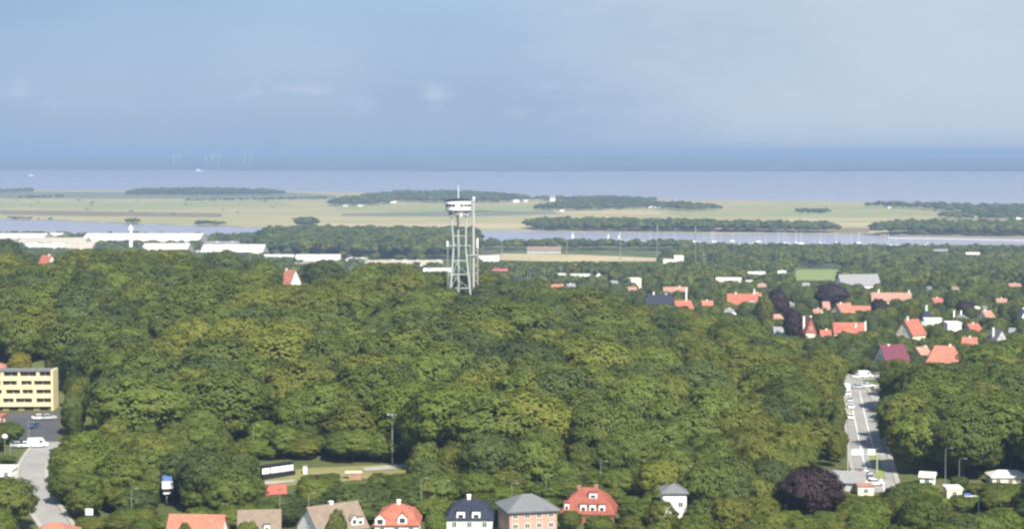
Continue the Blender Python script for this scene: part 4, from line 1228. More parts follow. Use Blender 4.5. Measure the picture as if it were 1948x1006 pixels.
def trunk_mesh(seed, hgt, Rr):
    r = random.Random(seed); b = MB()
    b.tube([(0, 0, -.8), (.1, 0, hgt * .25), (r.uniform(-.3, .3), r.uniform(-.3, .3), hgt * .5), (0, 0, hgt * .78)], [.5, .38, .28, .08], 7)
    for k in range(6):
        a = 2 * math.pi * k / 6 + r.uniform(-.4, .4); z = hgt * r.uniform(.25, .45)
        b.tube([(0, 0, z), (Rr * .35 * math.cos(a), Rr * .35 * math.sin(a), z + hgt * .15), (Rr * .7 * math.cos(a), Rr * .7 * math.sin(a), z + hgt * .25)], [.2, .13, .04], 5)
    return b.mesh('trunk', M['bark'], True)

BASE_R, BASE_H = 9.0, 18.0
SHAPES = []
for k in range(7):
    rr = BASE_R * [1, 1.1, .95, 1.0, .85, 1.15, .92][k]
    hh_ = [8.2, 7.4, 8.4, 8.0, 8.6, 7.2, 8.3][k]
    SHAPES.append((crown_mesh('crown', 100 + k, rr, hh_, BASE_H - hh_ * .98, [92, 104, 84, 110, 78, 112, 82][k], 100, .46), trunk_mesh(k, BASE_H, rr)))
FAR = [crown_mesh('crown', 200 + k, BASE_R * (1 + .1 * k), 6.4 - .3 * k, BASE_H - 6.4, 20, 40, 1.15, 'round', 1.4) for k in range(4)]

CROWNS = {}
def crown_of(shape, cls):
    k = (shape, cls)
    if k not in CROWNS:
        me = SHAPES[shape][0].copy(); me.materials.append(LEAF[cls]); CROWNS[k] = me
    return CROWNS[k]

protos = bpy.data.collections.new('tree_sources')       # never linked to the scene: sources for the instanced woods
PROTO_IDX = {}
def add_proto(key, me):
    PROTO_IDX[key] = len(PROTO_IDX)
    o = bpy.data.objects.new('tree_source_%03d' % PROTO_IDX[key], me)
    protos.objects.link(o)
for k in range(7):
    for cls in ('olive', 'green', 'dark', 'bright', 'yellow'):
        add_proto((k, cls), crown_of(k, cls))
for k in range(4):
    for cls in ('olive', 'green', 'dark'):
        me = FAR[k].copy(); me.materials.append(LEAF[cls]); add_proto(('far', k, cls), me)

def poly_mask(xs, ys, poly):
    inside = np.zeros(len(xs), bool)
    n = len(poly)
    for i in range(n):
        x0, y0 = poly[i]; x1, y1 = poly[(i + 1) % n]
        c = ((y0 > ys) != (y1 > ys)) & (xs < (x1 - x0) * (ys - y0) / ((y1 - y0) or 1e-9) + x0)
        inside ^= c
    return inside

def pY(x, Y):        # image column + depth -> world X, Y
    return ((x - 974) / F * Y * 1.003, Y)

TREES = []   # dict(X, Y, z, s (height scale), w (width scale), shape, cls, zone)
def scatter(poly, spacing, zone, hmin, hmax, mix, seed, wid=(.85, 1.15), prob=1.0, far=False, jit=.45):
    g = np.random.default_rng(seed)
    P = np.array(poly)
    x0, y0 = P.min(0); x1, y1 = P.max(0)
    gx, gy = np.meshgrid(np.arange(x0, x1 + spacing, spacing), np.arange(y0, y1 + spacing, spacing * .87))
    gx[1::2] += spacing / 2
    xs = (gx + g.uniform(-jit, jit, gx.shape) * spacing).ravel(); ys = (gy + g.uniform(-jit, jit, gy.shape) * spacing).ravel()
    m = poly_mask(xs, ys, poly) & (g.uniform(size=len(xs)) < prob)
    names = list(mix); pr = np.array([mix[k] for k in names]); pr = pr / pr.sum()
    # colours drift in patches so that neighbours often match
    for X, Y in zip(xs[m], ys[m]):
        h = g.uniform(hmin, hmax)
        kz = 1.0 if zone in ('wood', 'right') else .80
        f = .5 + .5 * math.sin(X / 23 + 1.7 * math.sin(Y / 31)) * math.sin(Y / 27 + math.sin(X / 37))
        if g.uniform() < .55: ci = int(np.searchsorted(np.cumsum(pr), min(f * .98 + .01, .999)))
        else: ci = int(g.choice(len(names), p=pr))
        if zone == 'wood': h *= float(np.interp(974 + X / Y * F, [1050, 1500], [1.0, .74]))
        if zone == 'wood' and Y < 525 and 300 < 974 + X / Y * F < 900 and g.uniform() < .5: ci = -1
        TREES.append(dict(X=X, Y=Y, h=h, w=g.uniform(*wid) * kz, shape=int(g.integers(0, 4 if far else 7)), cls=names[ci] if ci >= 0 else 'bright', zone=zone, far=far))
MIXW = {'dark': .26, 'green': .36, 'olive': .38}
MIXV = {'dark': .50, 'green': .38, 'olive': .12}
MIXF = {'dark': .16, 'green': .42, 'bright': .24, 'olive': .18}
# the wood below the tower
wood = [pY(-260, 620), pY(-40, 600), pY(60, 580), pY(118, 560), pY(120, 480), pY(110, 462), pY(480, 462), pY(790, 458), pY(800, 440), pY(1000, 434), pY(1300, 436), pY(1560, 442), pY(1606, 470), pY(1604, 600),
        pY(1520, 640), pY(1400, 690), pY(1280, 740), pY(1180, 780), pY(1080, 830), pY(940, 850), pY(840, 830), pY(700, 860), pY(560, 880), pY(400, 960), pY(200, 1000), pY(-300, 1020)]
scatter(wood, 13.5, 'wood', 14, 22, MIXW, 3, (.80, 1.32))
# lower front belt, brighter, between the sports field and the villas and left of it
scatter([pY(125, 380), pY(320, 384), pY(480, 390), pY(500, 420), pY(490, 456), pY(200, 456), pY(105, 456), pY(95, 430), pY(120, 400)], 9.0, 'leftfront', 9, 14, MIXF, 5, (1.0, 1.3))
scatter([pY(480, 392), pY(1260, 404), pY(1270, 430), pY(800, 432), pY(790, 420), pY(600, 430), pY(545, 425), pY(480, 412)], 8.5, 'gardens', 6, 9.5, MIXF, 6, (1.1, 1.5))
scatter([pY(800, 418), pY(1260, 418), pY(1560, 424), pY(1570, 436), pY(800, 436)], 9.5, 'belt', 11, 15, MIXF, 16, (1.0, 1.3))
scatter([pY(1195, 374), pY(1570, 376), pY(1600, 425), pY(1200, 420)], 9.5, 'rightfront', 9, 14, MIXW, 7, (1.0, 1.35))
scatter([pY(520, 366), pY(1180, 370), pY(1180, 380), pY(520, 378)], 7, 'gardens', 4, 6.5, MIXF, 8, (1.1, 1.4), .8)
scatter([pY(-80, 360), pY(30, 362), pY(48, 390), pY(20, 420), pY(-80, 425)], 8.5, 'leftedge', 9, 12, MIXF, 9, (1.0, 1.3))
scatter([pY(-120, 445), pY(15, 448), pY(60, 476), pY(60, 505), pY(-120, 512)], 6.5, 'leftedge', 4, 7, MIXF, 10, (.9, 1.2), .8)
scatter([pY(1560, 374), pY(1790, 374), pY(1780, 408), pY(1700, 414), pY(1590, 412)], 8.0, 'right', 8, 12, MIXF, 47, (.8, 1.0))
scatter([pY(1584, 448), pY(1606, 448), pY(1602, 610), pY(1582, 610)], 5.0, 'wood', 8, 13, MIXW, 57, (.36, .5))
scatter([pY(1682, 440), pY(1700, 448), pY(1692, 540), pY(1680, 540)], 5.5, 'right', 8, 13, MIXW, 58, (.36, .5))
scatter([pY(122, 474), pY(150, 474), pY(185, 560), pY(118, 566)], 6.0, 'wood', 8, 13, MIXW, 59, (.40, .55))
# undergrowth and shrubs that close the gaps between the trunks
scatter([pY(470, 455), pY(800, 452), pY(800, 466), pY(470, 468)], 5.0, 'wood', 4.5, 9, MIXF, 50, (.9, 1.2))
scatter([pY(100, 376), pY(480, 380), pY(490, 456), pY(98, 456), pY(95, 430), pY(128, 400)], 6.0, 'leftfront', 4, 8, MIXF, 51, (1.0, 1.3))
scatter([pY(480, 388), pY(1560, 396), pY(1560, 436), pY(800, 446), pY(600, 446), pY(480, 424)], 6.0, 'gardens', 4, 7, MIXF, 52, (1.0, 1.4))
scatter([pY(1200, 366), pY(2080, 366), pY(2080, 440), pY(1200, 420)], 6.5, 'right', 4, 8, MIXF, 53, (.8, 1.1))
scatter([pY(1690, 440), pY(2080, 440), pY(2080, 640), pY(1690, 640)], 8.0, 'right', 5, 9, MIXF, 54, (.8, 1.1), .7)
scatter([pY(1590, 640), pY(1700, 648), pY(2100, 662), pY(2200, 1000), pY(2200, 1240), pY(1000, 1240), pY(1000, 900), pY(1250, 770), pY(1420, 690)], 9.0, 'villas', 3.5, 7, MIXW, 55, (1.0, 1.3), .85)
# right of the road
scatter([pY(1712, 372), pY(2080, 372), pY(2080, 660), pY(1700, 640), pY(1690, 600), pY(1695, 520), pY(1720, 450)], 10.5, 'right', 13, 18, {'dark': .25, 'green': .45, 'bright': .12, 'olive': .18}, 12, (1.0, 1.3))
scatter([pY(1590, 640), pY(1700, 648), pY(2100, 662), pY(2200, 1000), pY(2200, 1240), pY(1150, 1240), pY(1130, 900), pY(1250, 770), pY(1420, 690)], 13.0, 'villas', 7, 12.5, MIXV, 13, (.8, 1.2), .72)
scatter([pY(1000, 900), pY(1150, 860), pY(1150, 1240), pY(860, 1240), pY(820, 1000)], 13.0, 'villas', 7, 12, MIXV, 14, (.8, 1.2), .75)
# town trees farther off, and the park strip by the harbour
MIXT = {'dark': .36, 'green': .44, 'olive': .20}
scatter([pY(880, 1240), pY(2200, 1240), pY(2200, 1640), pY(880, 1640)], 16, 'town', 8, 14, MIXT, 15, (1.0, 1.35), .82, True)
scatter([pY(880, 1640), pY(2200, 1640), pY(2200, 2060), pY(880, 2060)], 19, 'town', 9, 14, MIXT, 17, (1.05, 1.45), .7, True)
scatter([pY(1280, 1960), pY(2200, 1900), pY(2200, 2080), pY(1700, 2150), pY(1280, 2190)], 15, 'park', 10, 14, MIXT, 18, (1.1, 1.5), .9, True)
scatter([pY(900, 2240), pY(1330, 2230), pY(1330, 2270), pY(1150, 2300), pY(900, 2300)], 15, 'park', 10, 14, MIXT, 19, (1.1, 1.5), .8, True)
scatter([pY(490, 2080), pY(840, 2000), pY(900, 2130), pY(900, 2600), pY(560, 2640), pY(500, 2500)], 15, 'park', 15, 21, MIXT, 20, (1.1, 1.5), .92, True)
scatter([pY(180, 2060), pY(270, 2060), pY(280, 2260), pY(150, 2220)], 15, 'park', 10, 14, MIXT, 23, (1.1, 1.4), .95, True)
scatter([pY(-200, 1250), pY(900, 1250), pY(900, 2000), pY(-200, 2080)], 26, 'town', 7, 11, MIXT, 24, (1.0, 1.3), .6, True)
scatter([pY(-200, 1850), pY(560, 1800), pY(560, 2500), pY(-200, 2650)], 17, 'town', 8, 12, MIXT, 56, (1.0, 1.3), .75, True)
# island woods
def isl_scatter(pix, spacing, hmin, hmax, seed, prob=.95):
    poly = [tuple(onz(x, y, 1.0)[:2]) for x, y in pix]
    scatter(poly, spacing, 'island', hmin, hmax, MIXT, seed, (1.1, 1.7), prob, True)
isl_scatter([(1000, 436), (1010, 431), (1180, 432), (1380, 435), (1600, 441), (1560, 443), (1300, 441), (1050, 439)], 14, 11, 18, 30)
isl_scatter([(1660, 446), (1740, 438), (1948, 440), (2150, 442), (2150, 453), (1800, 448)], 16, 14, 20, 31)
isl_scatter([(1780, 415), (1860, 410), (2150, 412), (2150, 420), (1800, 418)], 16, 10, 14, 41, .6)
isl_scatter([(1640, 394), (1700, 393), (1850, 398), (2150, 398), (2150, 412), (1850, 408), (1740, 398)], 20, 9, 16, 32, .75)
isl_scatter([(1015, 401), (1050, 392), (1130, 388), (1300, 392), (1375, 400), (1310, 402), (1230, 397), (1120, 401)], 17, 9, 14, 33, .8)
isl_scatter([(990, 381), (1150, 379), (1260, 384), (1200, 388), (1050, 384)], 20, 8, 13, 34, .7)
isl_scatter([(620, 392), (650, 386), (700, 378), (760, 371), (880, 371), (960, 376), (1010, 383), (950, 386), (860, 387), (760, 384), (740, 389), (680, 392)], 18, 10, 17, 35, .8)
isl_scatter([(237, 371), (270, 366), (380, 364), (500, 367), (545, 371), (400, 371.5)], 20, 10, 16, 36)
isl_scatter([(-60, 366), (60, 364.5), (60, 366.5), (-60, 368)], 20, 8, 13, 37)
isl_scatter([(350, 381.5), (620, 377), (640, 378.5), (430, 383), (350, 383)], 20, 4, 7, 38, .6)
isl_scatter([(245, 424), (262, 424), (262, 426), (245, 426)], 9, 7, 10, 39)
isl_scatter([(375, 428), (425, 427.5), (425, 429), (375, 429.5)], 10, 5, 9, 40)
isl_scatter([(572, 430), (590, 430), (590, 434), (572, 434)], 9, 12, 18, 42)
isl_scatter([(1515, 403), (1575, 403), (1575, 406), (1515, 405)], 12, 6, 9, 43)
isl_scatter([(30, 376), (120, 374), (120, 376), (30, 377.5)], 16, 4, 7, 44, .5)
isl_scatter([(15, 416), (45, 416), (100, 418), (100, 419), (15, 417)], 12, 3, 5, 45, .5)
isl_scatter([(-200, 370), (640, 371), (640, 420), (-200, 405)], 150, 2, 3.5, 46, .3)

# special trees: (label, x, ytop, Y, width px, class, shape)
SPECIAL = []
def special(label, x, ytop, Y, wpx, cls, shape=3, name='broadleaf_tree'):
    b = at(x, ytop, Y); z0 = gz(b.x, Y); h = b.z - z0
    w = wpx / F * Y / (2 * BASE_R)
    SPECIAL.append(dict(X=b.x, Y=Y, h=max(h, 4), w=w, ws=w, shape=shape, cls=cls, zone=None, far=False, label=label, name=name))
    SOLID.append((b.x, Y, w * BASE_R * .8))
    keep(x - wpx * .38, x + wpx * .38, ytop - 1, ytop + wpx * .45, Y - 3)
special('single yellow-green tree just behind the yellow apartment block', 38, 668, 572, 50, 'yellow', 3)
special('large dark green tree at the lower left corner beside the curving road', 10, 906, 384, 110, 'green', 5)
special('large dark purple copper beech beside the wide grey-roofed house', 1543, 886, 392, 112, 'copper', 5)
keep(1494, 1590, 890, 970, 388)
special('dark copper beech left of the two-chimney brick-red house, upper one', 1480, 547, 905, 50, 'copper', 0)
special('dark copper beech left of the two-chimney brick-red house, lower one', 1508, 584, 800, 40, 'copper', 6)
special('wide dark copper beech in front of the pale grey-roofed hall', 1582, 538, 1010, 62, 'copper', 5)
special('round dark copper beech in front of the long pale orange roof', 1673, 566, 935, 36, 'copper', 3)
special('round dark tree at the right among the villas', 1836, 570, 960, 34, 'copper', 3)
special('rounded grey-olive tree half in front of the upper copper beech', 1455, 560, 860, 38, 'olive', 3)
special('dense dark green tree rising on the wood skyline right of the lone orange house', 616, 494, 880, 74, 'dark', 5)
special('dark tree on the wood skyline just right of the tower foot', 925, 533, 790, 60, 'dark', 0)
special('dark tree at the skyline left of the lone orange house', 425, 474, 960, 80, 'dark', 5)
special('dark green treetop on the skyline at the top left edge', 15, 452, 1010, 60, 'dark', 3)
special('round green garden tree between the red-roofed and the blue-black-roofed house', 828, 966, 374, 46, 'bright', 3)
special('rounded green tree in front of the long orange roof', 352, 990, 362, 34, 'green', 3)
special('round dark green tree between the orange and the brown roof', 470, 988, 364, 50, 'green', 3)
special('tree partly covering the brown roof of the white gabled house', 640, 966, 366, 44, 'green', 6)
special('low green tree in front of the red brick house', 1140, 978, 380, 66, 'bright', 3)
special('dark green tree in front of the left end of the red brick house', 1085, 970, 386, 44, 'green', 5)

# clear trees off roads, buildings and protected sight lines
allowed = []
px0 = np.array(PROT)
RP = [(np.array([[p[0], p[1]] for p in P]), w) for P, w in ROADS]
SOL = np.array(SOLID)
# sports ground and lots
OPEN = [[tuple(ground(x, y)[:2]) for x, y in poly] for poly in (
    [(495, 922), (500, 900), (600, 888), (800, 880), (790, 893), (640, 905), (560, 920)], [(490, 944), (497, 926), (546, 924), (546, 942)],
    [(-30, 782), (120, 782), (108, 840), (98, 856), (22, 856), (52, 820), (35, 800)], [(1505, 538), (1510, 511), (1600, 511), (1605, 538)],
    [(900, 492), (960, 481), (1100, 483), (1260, 490), (1260, 500), (1000, 500)])]
for t in TREES:
    X, Y = t['X'], t['Y']
    z = gz(X, Y) if t['zone'] != 'island' else .9
    s = t['h'] / BASE_H
    rw = BASE_R * t['w'] * (s * .5 + .5 * max(s, .6))
    if any(np.min((P[:, 0] - X) ** 2 + (P[:, 1] - Y) ** 2) < (w + rw * .34) ** 2 for P, w in RP): continue
    if t['zone'] != 'island':
        dd = np.hypot(SOL[:, 0] - X, SOL[:, 1] - Y)
        if np.any(dd < SOL[:, 2] + rw * .35): continue
        if any(poly_mask(np.array([X]), np.array([Y]), P)[0] for P in OPEN): continue
        # sight lines
        ok = True
        for _ in range(4):
            xt, yt = px(X, Y - rw * .3, z + t['h'])
            hw = rw / Y * F * (1.04 if t['zone'] in ('villas', 'town') else .92)
            _, yb = px(X, Y, z)
            m = (px0[:, 4] > Y - rw * .6) & (px0[:, 1] > xt - hw) & (px0[:, 0] < xt + hw) & (px0[:, 3] > yt) & (px0[:, 2] < yb)
            if not m.any(): break
            # let the tree shrink below the sight line, allowing for the round shoulder
            lim = px0[m, 3].max()
            zlim = at(xt, lim, Y).z - z
            if zlim > 1.8:
                t['h'] = zlim * .98
                s = t['h'] / BASE_H
                rw = BASE_R * t['w'] * (s * .5 + .5 * max(s, .55)) if s < .55 else BASE_R * t['w'] * s
            else: ok = False; break
        if not ok: continue
    t['z'] = z; t['rw'] = rw
    t['sw'] = rw / BASE_R
    t['sh'] = t['h'] / BASE_H
    allowed.append(t)
for t in SPECIAL:
    t['z'] = gz(t['X'], t['Y']); t['sw'] = t['ws']; t['rw'] = t['sw'] * BASE_R; t['sh'] = t['h'] / BASE_H

# which trees show largest: near-to-far coverage test on a coarse raster
RW, RH = 487, 252
cov = np.zeros((RH, RW), bool)
yy, xx = np.mgrid[0:RH, 0:RW]
for t in sorted(allowed, key=lambda q: q['Y']):
    xt, yt = px(t['X'], t['Y'], t['z'] + t['h']); _, yb = px(t['X'], t['Y'], t['z'] + t['h'] * .15)
    cx, cy, rx, ry = xt / 4, (yt + yb) / 8, t['rw'] / t['Y'] * F / 4, max((yb - yt) / 8, .6)
    i0, i1 = max(int(cx - rx) - 1, 0), min(int(cx + rx) + 2, RW); j0, j1 = max(int(cy - ry) - 1, 0), min(int(cy + ry) + 2, RH)
    t['vis'] = 0
    if i1 > i0 and j1 > j0:
        m = ((xx[j0:j1, i0:i1] - cx) / rx) ** 2 + ((yy[j0:j1, i0:i1] - cy) / ry) ** 2 < 1
        t['vis'] = int((m & ~cov[j0:j1, i0:i1]).sum())
        cov[j0:j1, i0:i1] |= m
N_IND = 300 - len(SPECIAL)
near = sorted([t for t in allowed if not t['far']], key=lambda q: -q['vis'])
ind = near[:N_IND]
ind_ids = set(id(t) for t in ind)
rest = [t for t in allowed if id(t) not in ind_ids]

ZONEWORD = {'wood': 'tree in the dense wood below the lookout tower', 'leftfront': 'tree between the curving left road and the sports field',
            'gardens': 'garden tree beside the front row of villas', 'belt': 'tree in the belt behind the front villas',
            'rightfront': 'tree in the lower right grove left of the copper beech', 'leftedge': 'tree at the lower left edge beside the curving road',
            'right': 'tree in the grove right of the right-hand road', 'villas': 'tree among the red-roofed villas'}
def depthword(t):
    if t['zone'] != 'wood': return ''
    return 'front row of the wood' if t['Y'] < 480 else 'front half of wood' if t['Y'] < 540 else 'middle of the wood' if t['Y'] < 640 else 'back half of the wood' if t['Y'] < 740 else 'skyline of the wood'
MARKS = ((120, 'behind the yellow block'), (200, 'right of the yellow block'), (285, 'left of the display board'), (360, 'above the display board'), (440, 'above the long orange roof'), (520, 'above the dormer house'), (600, 'above the black stand'),
         (680, 'above the white gabled house'), (740, 'left of the floodlight mast'), (800, 'above the red-roofed house'), (860, 'just left below the tower'), (920, 'straight below the tower'), (980, 'just right below the tower'),
         (1050, 'above the tan brick villa'), (1130, 'above the red brick house'), (1210, 'right of the red house'), (1300, 'above the narrow white house'), (1390, 'right of the narrow white house'), (1490, 'left above the copper beech'),
         (1620, 'beside the right-hand road'), (1720, 'right beside the road'), (1800, 'by the dark tree gap'), (1880, 'above the cream garage'), (9999, 'at the right edge'))
ZSHORT = {'leftfront': 'left front', 'gardens': 'front villa gardens', 'belt': 'belt behind the villas', 'rightfront': 'lower right grove', 'leftedge': 'left roadside', 'right': 'right-hand grove', 'villas': 'villa district'}
def treelabel(t):
    xt, yt = px(t['X'], t['Y'], t['z'] + t['h'])
    size = 'tall' if t['h'] > 18.5 else 'low' if t['h'] < 9 else 'broad' if t['rw'] > 9.5 else 'slim' if t['rw'] < 6.5 else 'medium'
    return '%s %s tree in the %s, %s' % (size, LEAFWORD[t['cls']], depthword(t) or ZSHORT[t['zone']], next(w for a, w in MARKS if xt < a))
def put_tree(t, label, name, group):
    r = thing(name, label, 'tree', (t['X'], t['Y'], t['z']), rnd.uniform(0, 6.28), group)
    r.scale = (t['sw'], t['sw'] * rnd.uniform(.92, 1.08), t['sh'])
    obj('crown', crown_of(t['shape'], t['cls']), r)
    obj('trunk', SHAPES[t['shape']][1], r)
for t in ind:
    put_tree(t, treelabel(t), 'broadleaf_tree', 'broadleaf trees: ' + treelabel(t))
for t in SPECIAL: put_tree(t, t['label'], 'copper_beech' if t['cls'] == 'copper' else t['name'], None)

def instancer(name, items):
    me = bpy.data.meshes.new(name)
    me.from_pydata([(t['X'], t['Y'], t['z']) for t in items], [], [])
    for nm, ty in (('rot', 'FLOAT_VECTOR'), ('scl', 'FLOAT_VECTOR'), ('idx', 'INT')): me.attributes.new(nm, ty, 'POINT')
    g = random.Random(len(items))
    rot, scl, ids = [], [], []
    for t in items:
        rot += [0, 0, g.uniform(0, 6.28)]
        scl += [t['sw'], t['sw'] * g.uniform(.92, 1.08), t['sh']]
        ids.append(PROTO_IDX[('far', t['shape'] % 4, t['cls'])] if t['far'] else PROTO_IDX[(t['shape'], t['cls'])])
    for nm, ky, dat in (('rot', 'vector', rot), ('scl', 'vector', scl), ('idx', 'value', ids)): me.attributes[nm].data.foreach_set(ky, dat)
    o = obj(name, me)
    ng = bpy.data.node_groups.new(name, 'GeometryNodeTree')
    ng.interface.new_socket('Geometry', in_out='INPUT', socket_type='NodeSocketGeometry')
    ng.interface.new_socket('Geometry', in_out='OUTPUT', socket_type='NodeSocketGeometry')
    n = ng.nodes.new
    gi, go = n('NodeGroupInput'), n('NodeGroupOutput')
    ci = n('GeometryNodeCollectionInfo'); ci.inputs['Collection'].default_value = protos
    ci.inputs['Separate Children'].default_value = True; ci.inputs['Reset Children'].default_value = True
    ip = n('GeometryNodeInstanceOnPoints'); ip.inputs['Pick Instance'].default_value = True
    def na(nm, ty):
        q = n('GeometryNodeInputNamedAttribute'); q.data_type = ty; q.inputs['Name'].default_value = nm
        return q.outputs['Attribute']
    L = ng.links.new
    L(gi.outputs[0], ip.inputs['Points']); L(ci.outputs[0], ip.inputs['Instance'])
    L(na('idx', 'INT'), ip.inputs['Instance Index']); L(na('rot', 'FLOAT_VECTOR'), ip.inputs['Rotation']); L(na('scl', 'FLOAT_VECTOR'), ip.inputs['Scale'])
    L(ip.outputs[0], go.inputs[0])
    md = o.modifiers.new('instances', 'NODES'); md.node_group = ng
    return tag(o, kind='stuff')
tag(instancer('woodland_trees', [t for t in rest if t['zone'] != 'island' and not t['far']]), 'mass of further treetops of the wood and gardens', 'woodland')
tag(instancer('town_trees', [t for t in rest if t['zone'] != 'island' and t['far']]), 'distant treetops over the low town and harbour park', 'woodland')
tag(instancer('island_trees', [t for t in rest if t['zone'] == 'island']), 'far grey-green woods on the marshy island', 'woodland')

# ------------------------------------------------------------------ island farms
def farm(label, x, ybase, wpx, hpx, rm='pale_roof', wall='white', roof='gable'):
    p = onz(x, ybase, 1.0)
    w = wpx / F * p.y; h = hpx / F * p.y
    t = thing('farmhouse', label, 'house', (p.x, p.y, .9))
    d = max(8, w * .5)
    W = MB()
    prof = [(-d / 2, 0), (d / 2, 0), (d / 2, h * .6), (0, h), (-d / 2, h * .6)]
    W.loft([[(-w / 2, a, z) for a, z in prof], [(w / 2, a, z) for a, z in prof]]).build('wall', M[wall], t)
    q = MB(); roof_gable(q, w, d, h * .6, h, .3, 'x', .2); q.build('roof', M[rm], t)
for a in (('white farmhouse on the island, leftmost below the wooded rise', 657, 392, 9, 3), ('white twin-gabled farm in the middle of the wooded rise', 686, 392.5, 10, 4),
          ('bright white farmhouse right end of the rise hamlet', 730, 386, 7, 6), ('long white farm building right of the bright farmhouse', 748, 386, 13, 4),
          ('white cottage on the wooded rise', 783, 382, 7, 3.5), ('white gable at the top left of the rise hamlet', 660, 382, 3, 6), ('pale long roof high on the wooded rise', 712, 377, 14, 3),
          ('white farmhouse right of the lookout tower cabin', 982, 385, 12, 5), ('white cottage right of the tower farmhouse', 1000, 384, 7, 4), ('pale silo-like tall farm building on the island', 1051, 383, 11, 11),
          ('small white house inside the middle island wood', 1175, 393, 7, 4), ('long pale farm roof at the middle island wood', 1243, 395, 30, 5), ('white barn at the right end of the middle island wood', 1285, 386, 10, 7),
          ('long white roof right of the barn', 1310, 388, 22, 4), ('white house in front of the middle island wood', 1069, 402, 8, 3), ('white farmhouse beside the lone hedge on the right fields', 1537, 402, 8, 6),
          ('white house on the edge of the right island wood', 1853, 412, 10, 6), ('pale house at the right edge of the island', 1938, 417, 12, 8), ('small pale house within the right island wood', 1692, 396, 8, 4)):
    farm(*a, rm='pale_roof' if len(a[0]) % 2 else 'hall_white')

# ------------------------------------------------------------------ wind turbines
def turbine_parts():
    tw = MB().tube([(0, 0, 0), (0, 0, 45), (0, 0, 72)], [4.2, 3.6, 3.0], 10).mesh('mast', M['frame'], True)
    na_ = MB().box(-1.6, 1.6, -2.5, 5, 71, 74.5).mesh('nacelle', M['frame'])
    bl = MB().loft([[(-.8, -.3, 0), (.8, -.3, 0), (.8, .3, 0), (-.8, .3, 0)], [(-1.4, -.2, 8), (1.2, -.2, 8), (1.2, .2, 8), (-1.4, .2, 8)], [(-.3, -.08, 33), (.2, -.08, 33), (.2, .08, 33), (-.3, .08, 33)]]).mesh('blade', M['frame'])
    return tw, na_, bl
TP = turbine_parts()
TWORD = ['leftmost, faint wind turbine alone on the far shore', 'first wind turbine of the left trio on the far shore', 'second wind turbine of the left trio on the far shore', 'third wind turbine of the left trio on the far shore',
         'left wind turbine of the middle trio', 'middle wind turbine of the middle trio', 'right wind turbine of the middle trio', 'left wind turbine of the right pair', 'right wind turbine of the right pair', 'single wind turbine at the right end of the row']
for k, x in enumerate((175, 331, 343, 358, 392, 404, 416, 466, 477, 540)):
    Y = 15200 + (2600 if k in (0, 3, 9) else 0) + (k % 3) * 150
    X = at(x, 300, Y).x
    z = float(farz(np.array(X), np.array(Y))) - 1
    t = thing('wind_turbine', TWORD[k], 'wind turbine', (X, Y, z), R(rnd.uniform(-30, 30)), 'wind turbines on the far shore')
    obj('mast', TP[0], t); obj('nacelle', TP[1], t)
    a0 = rnd.uniform(0, 2.1)
    for j in range(3):
        o = obj('blade', TP[2], t); o.location = (0, -3, 73); o.rotation_euler = (0, a0 + j * 2 * math.pi / 3, 0)

# far-shore buildings and ships
def ship(label, x, y, wpx, hpx):
    p = onz(x, y, 0)
    s = wpx / F * p.y; h = hpx / F * p.y
    t = thing('ship', label, 'ship', (p.x, p.y, 0))
    MB().loft([[(-s / 2, -s * .08, -1), (s / 2 * .9, -s * .08, -1), (s / 2 * .9, s * .08, -1), (-s / 2, s * .08, -1)],
               [(-s / 2, -s * .09, h * .35), (s / 2, -s * .02, h * .35), (s / 2, s * .02, h * .35), (-s / 2, s * .09, h * .35)]]).build('hull', M['frame'], t)
    MB().box(-s * .42, s * .05, -s * .07, s * .07, h * .351, h * .8).build('superstructure', M['frame'], t)
    MB().box(-s * .3, -s * .2, -s * .03, s * .03, h * .801, h).build('funnel', M['frame'], t)
ship('small white ship on the left of the broad water', 60, 335, 9, 4)
ship('long low white ship near the far shore', 380, 326, 16, 5)

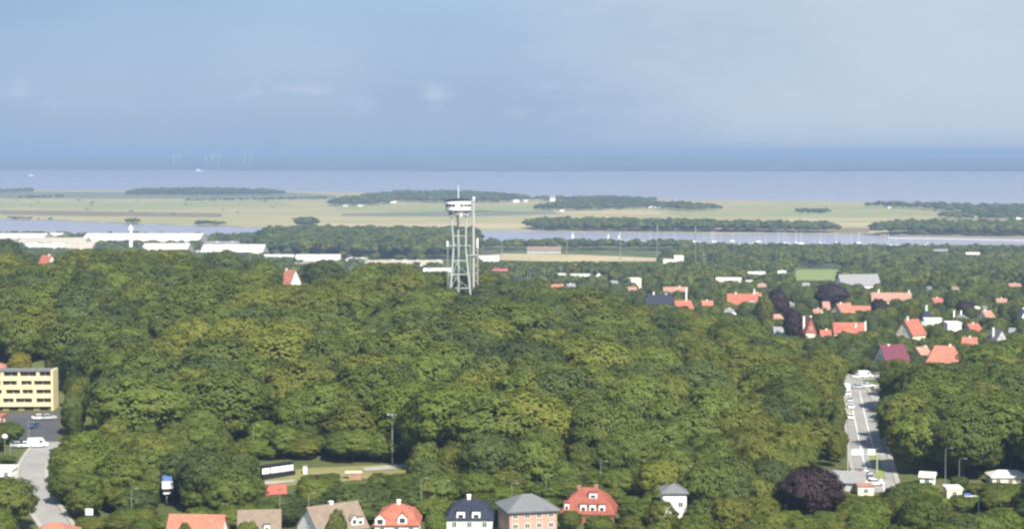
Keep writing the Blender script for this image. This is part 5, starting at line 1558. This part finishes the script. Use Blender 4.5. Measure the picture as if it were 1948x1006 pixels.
# ------------------------------------------------------------------ sailing boats in the marina
hullm = MB().loft([[(-5, -1.4, -.2), (3.2, -1.0, -.2), (3.2, 1.0, -.2), (-5, 1.4, -.2)], [(-5.2, -1.6, .9), (5.2, -.1, 1.2), (5.2, .1, 1.2), (-5.2, 1.6, .9)]]).mesh('hull', M['frame'])
cabm = MB().loft([[(-2.5, -1.0, 1.0), (2, -.6, 1.05), (2, .6, 1.05), (-2.5, 1.0, 1.0)], [(-2.3, -.8, 1.7), (1.2, -.5, 1.6), (1.2, .5, 1.6), (-2.3, .8, 1.7)]]).mesh('cabin', M['frame'])
mastm = MB().tube([(.5, 0, .8), (.5, 0, 15)], [.20, .15], 6).mesh('mast', M['frame'])
boomm = MB().tube([(.5, 0, 2.2), (-4, 0, 2.3)], .18, 6).mesh('boom', M['blue'])
sailm = MB().add([(.3, .05, 2.4), (-3.9, .05, 2.5), (.35, .05, 14.2), (.3, -.05, 2.4), (-3.9, -.05, 2.5), (.35, -.05, 14.2)], [(0, 1, 2), (5, 4, 3), (0, 3, 4, 1), (1, 4, 5, 2), (2, 5, 3, 0)]).mesh('sail', M['frame'])
def boat(label, x, y, s, sail=False, group='sailing boats in the marina'):
    p = onz(x, y, 0)
    t = thing('sailboat', label, 'sailboat', (p.x, p.y, 0), rnd.uniform(-.6, .6) + (math.pi / 2 if rnd.random() < .5 else 0), group)
    t.scale = (s, s, s)
    obj('hull', hullm, t); obj('cabin', cabm, t); obj('mast', mastm, t); obj('boom', boomm, t)
    if sail: obj('sail', sailm, t)
boat('sailing boat with white sail up, left of the marina', 1158, 455, .6, True, None)
boat('sailing boat under white sail beside the first harbour mast', 1179, 456, .7, True, None)
boat('low white sailing boat just left of the tallest mast', 1235, 463, .7, True, None)
boat('tall-masted white sailing boat at the centre of the marina', 1250, 458, 1.5, False, None)
boat('white sailing boat with high mast right of the marina centre', 1322, 462, 1.5, False, None)
boat('white sailing boat near the left end of the park strip', 1090, 452, .6, True, None)
for k in range(32):
    x = 1330 + (1770 - 1330) * ((k + rnd.random()) / 32)
    y = 462 + (x - 1330) * .016 + rnd.uniform(-4, 3)
    boat('moored sailing boat with bare mast in the long marina row', x, y, rnd.uniform(.65, 1.15), False)
for k in range(6):
    boat('moored sailing boat with bare mast left of the marina centre', 1200 + k * 17 + rnd.uniform(-4, 4), 460 + rnd.uniform(-2, 2), rnd.uniform(.8, 1.2), False, 'bare masts left of the marina centre')
# breakwater
bw = [onz(x, y, .9) for x, y in ((1690, 452.5), (1780, 453.5), (1948, 457), (2100, 459))]
b = MB()
for i in range(len(bw) - 1):
    a, c = bw[i], bw[i + 1]
    b.loft([[(a.x, a.y - 6, -1), (a.x, a.y - 2, 1.6), (a.x, a.y + 2, 1.6), (a.x, a.y + 6, -1)], [(c.x, c.y - 6, -1), (c.x, c.y - 2, 1.6), (c.x, c.y + 2, 1.6), (c.x, c.y + 6, -1)]])
tag(b.build('breakwater', M['concrete']), 'low pale stone breakwater across the fjord at the right', 'breakwater')
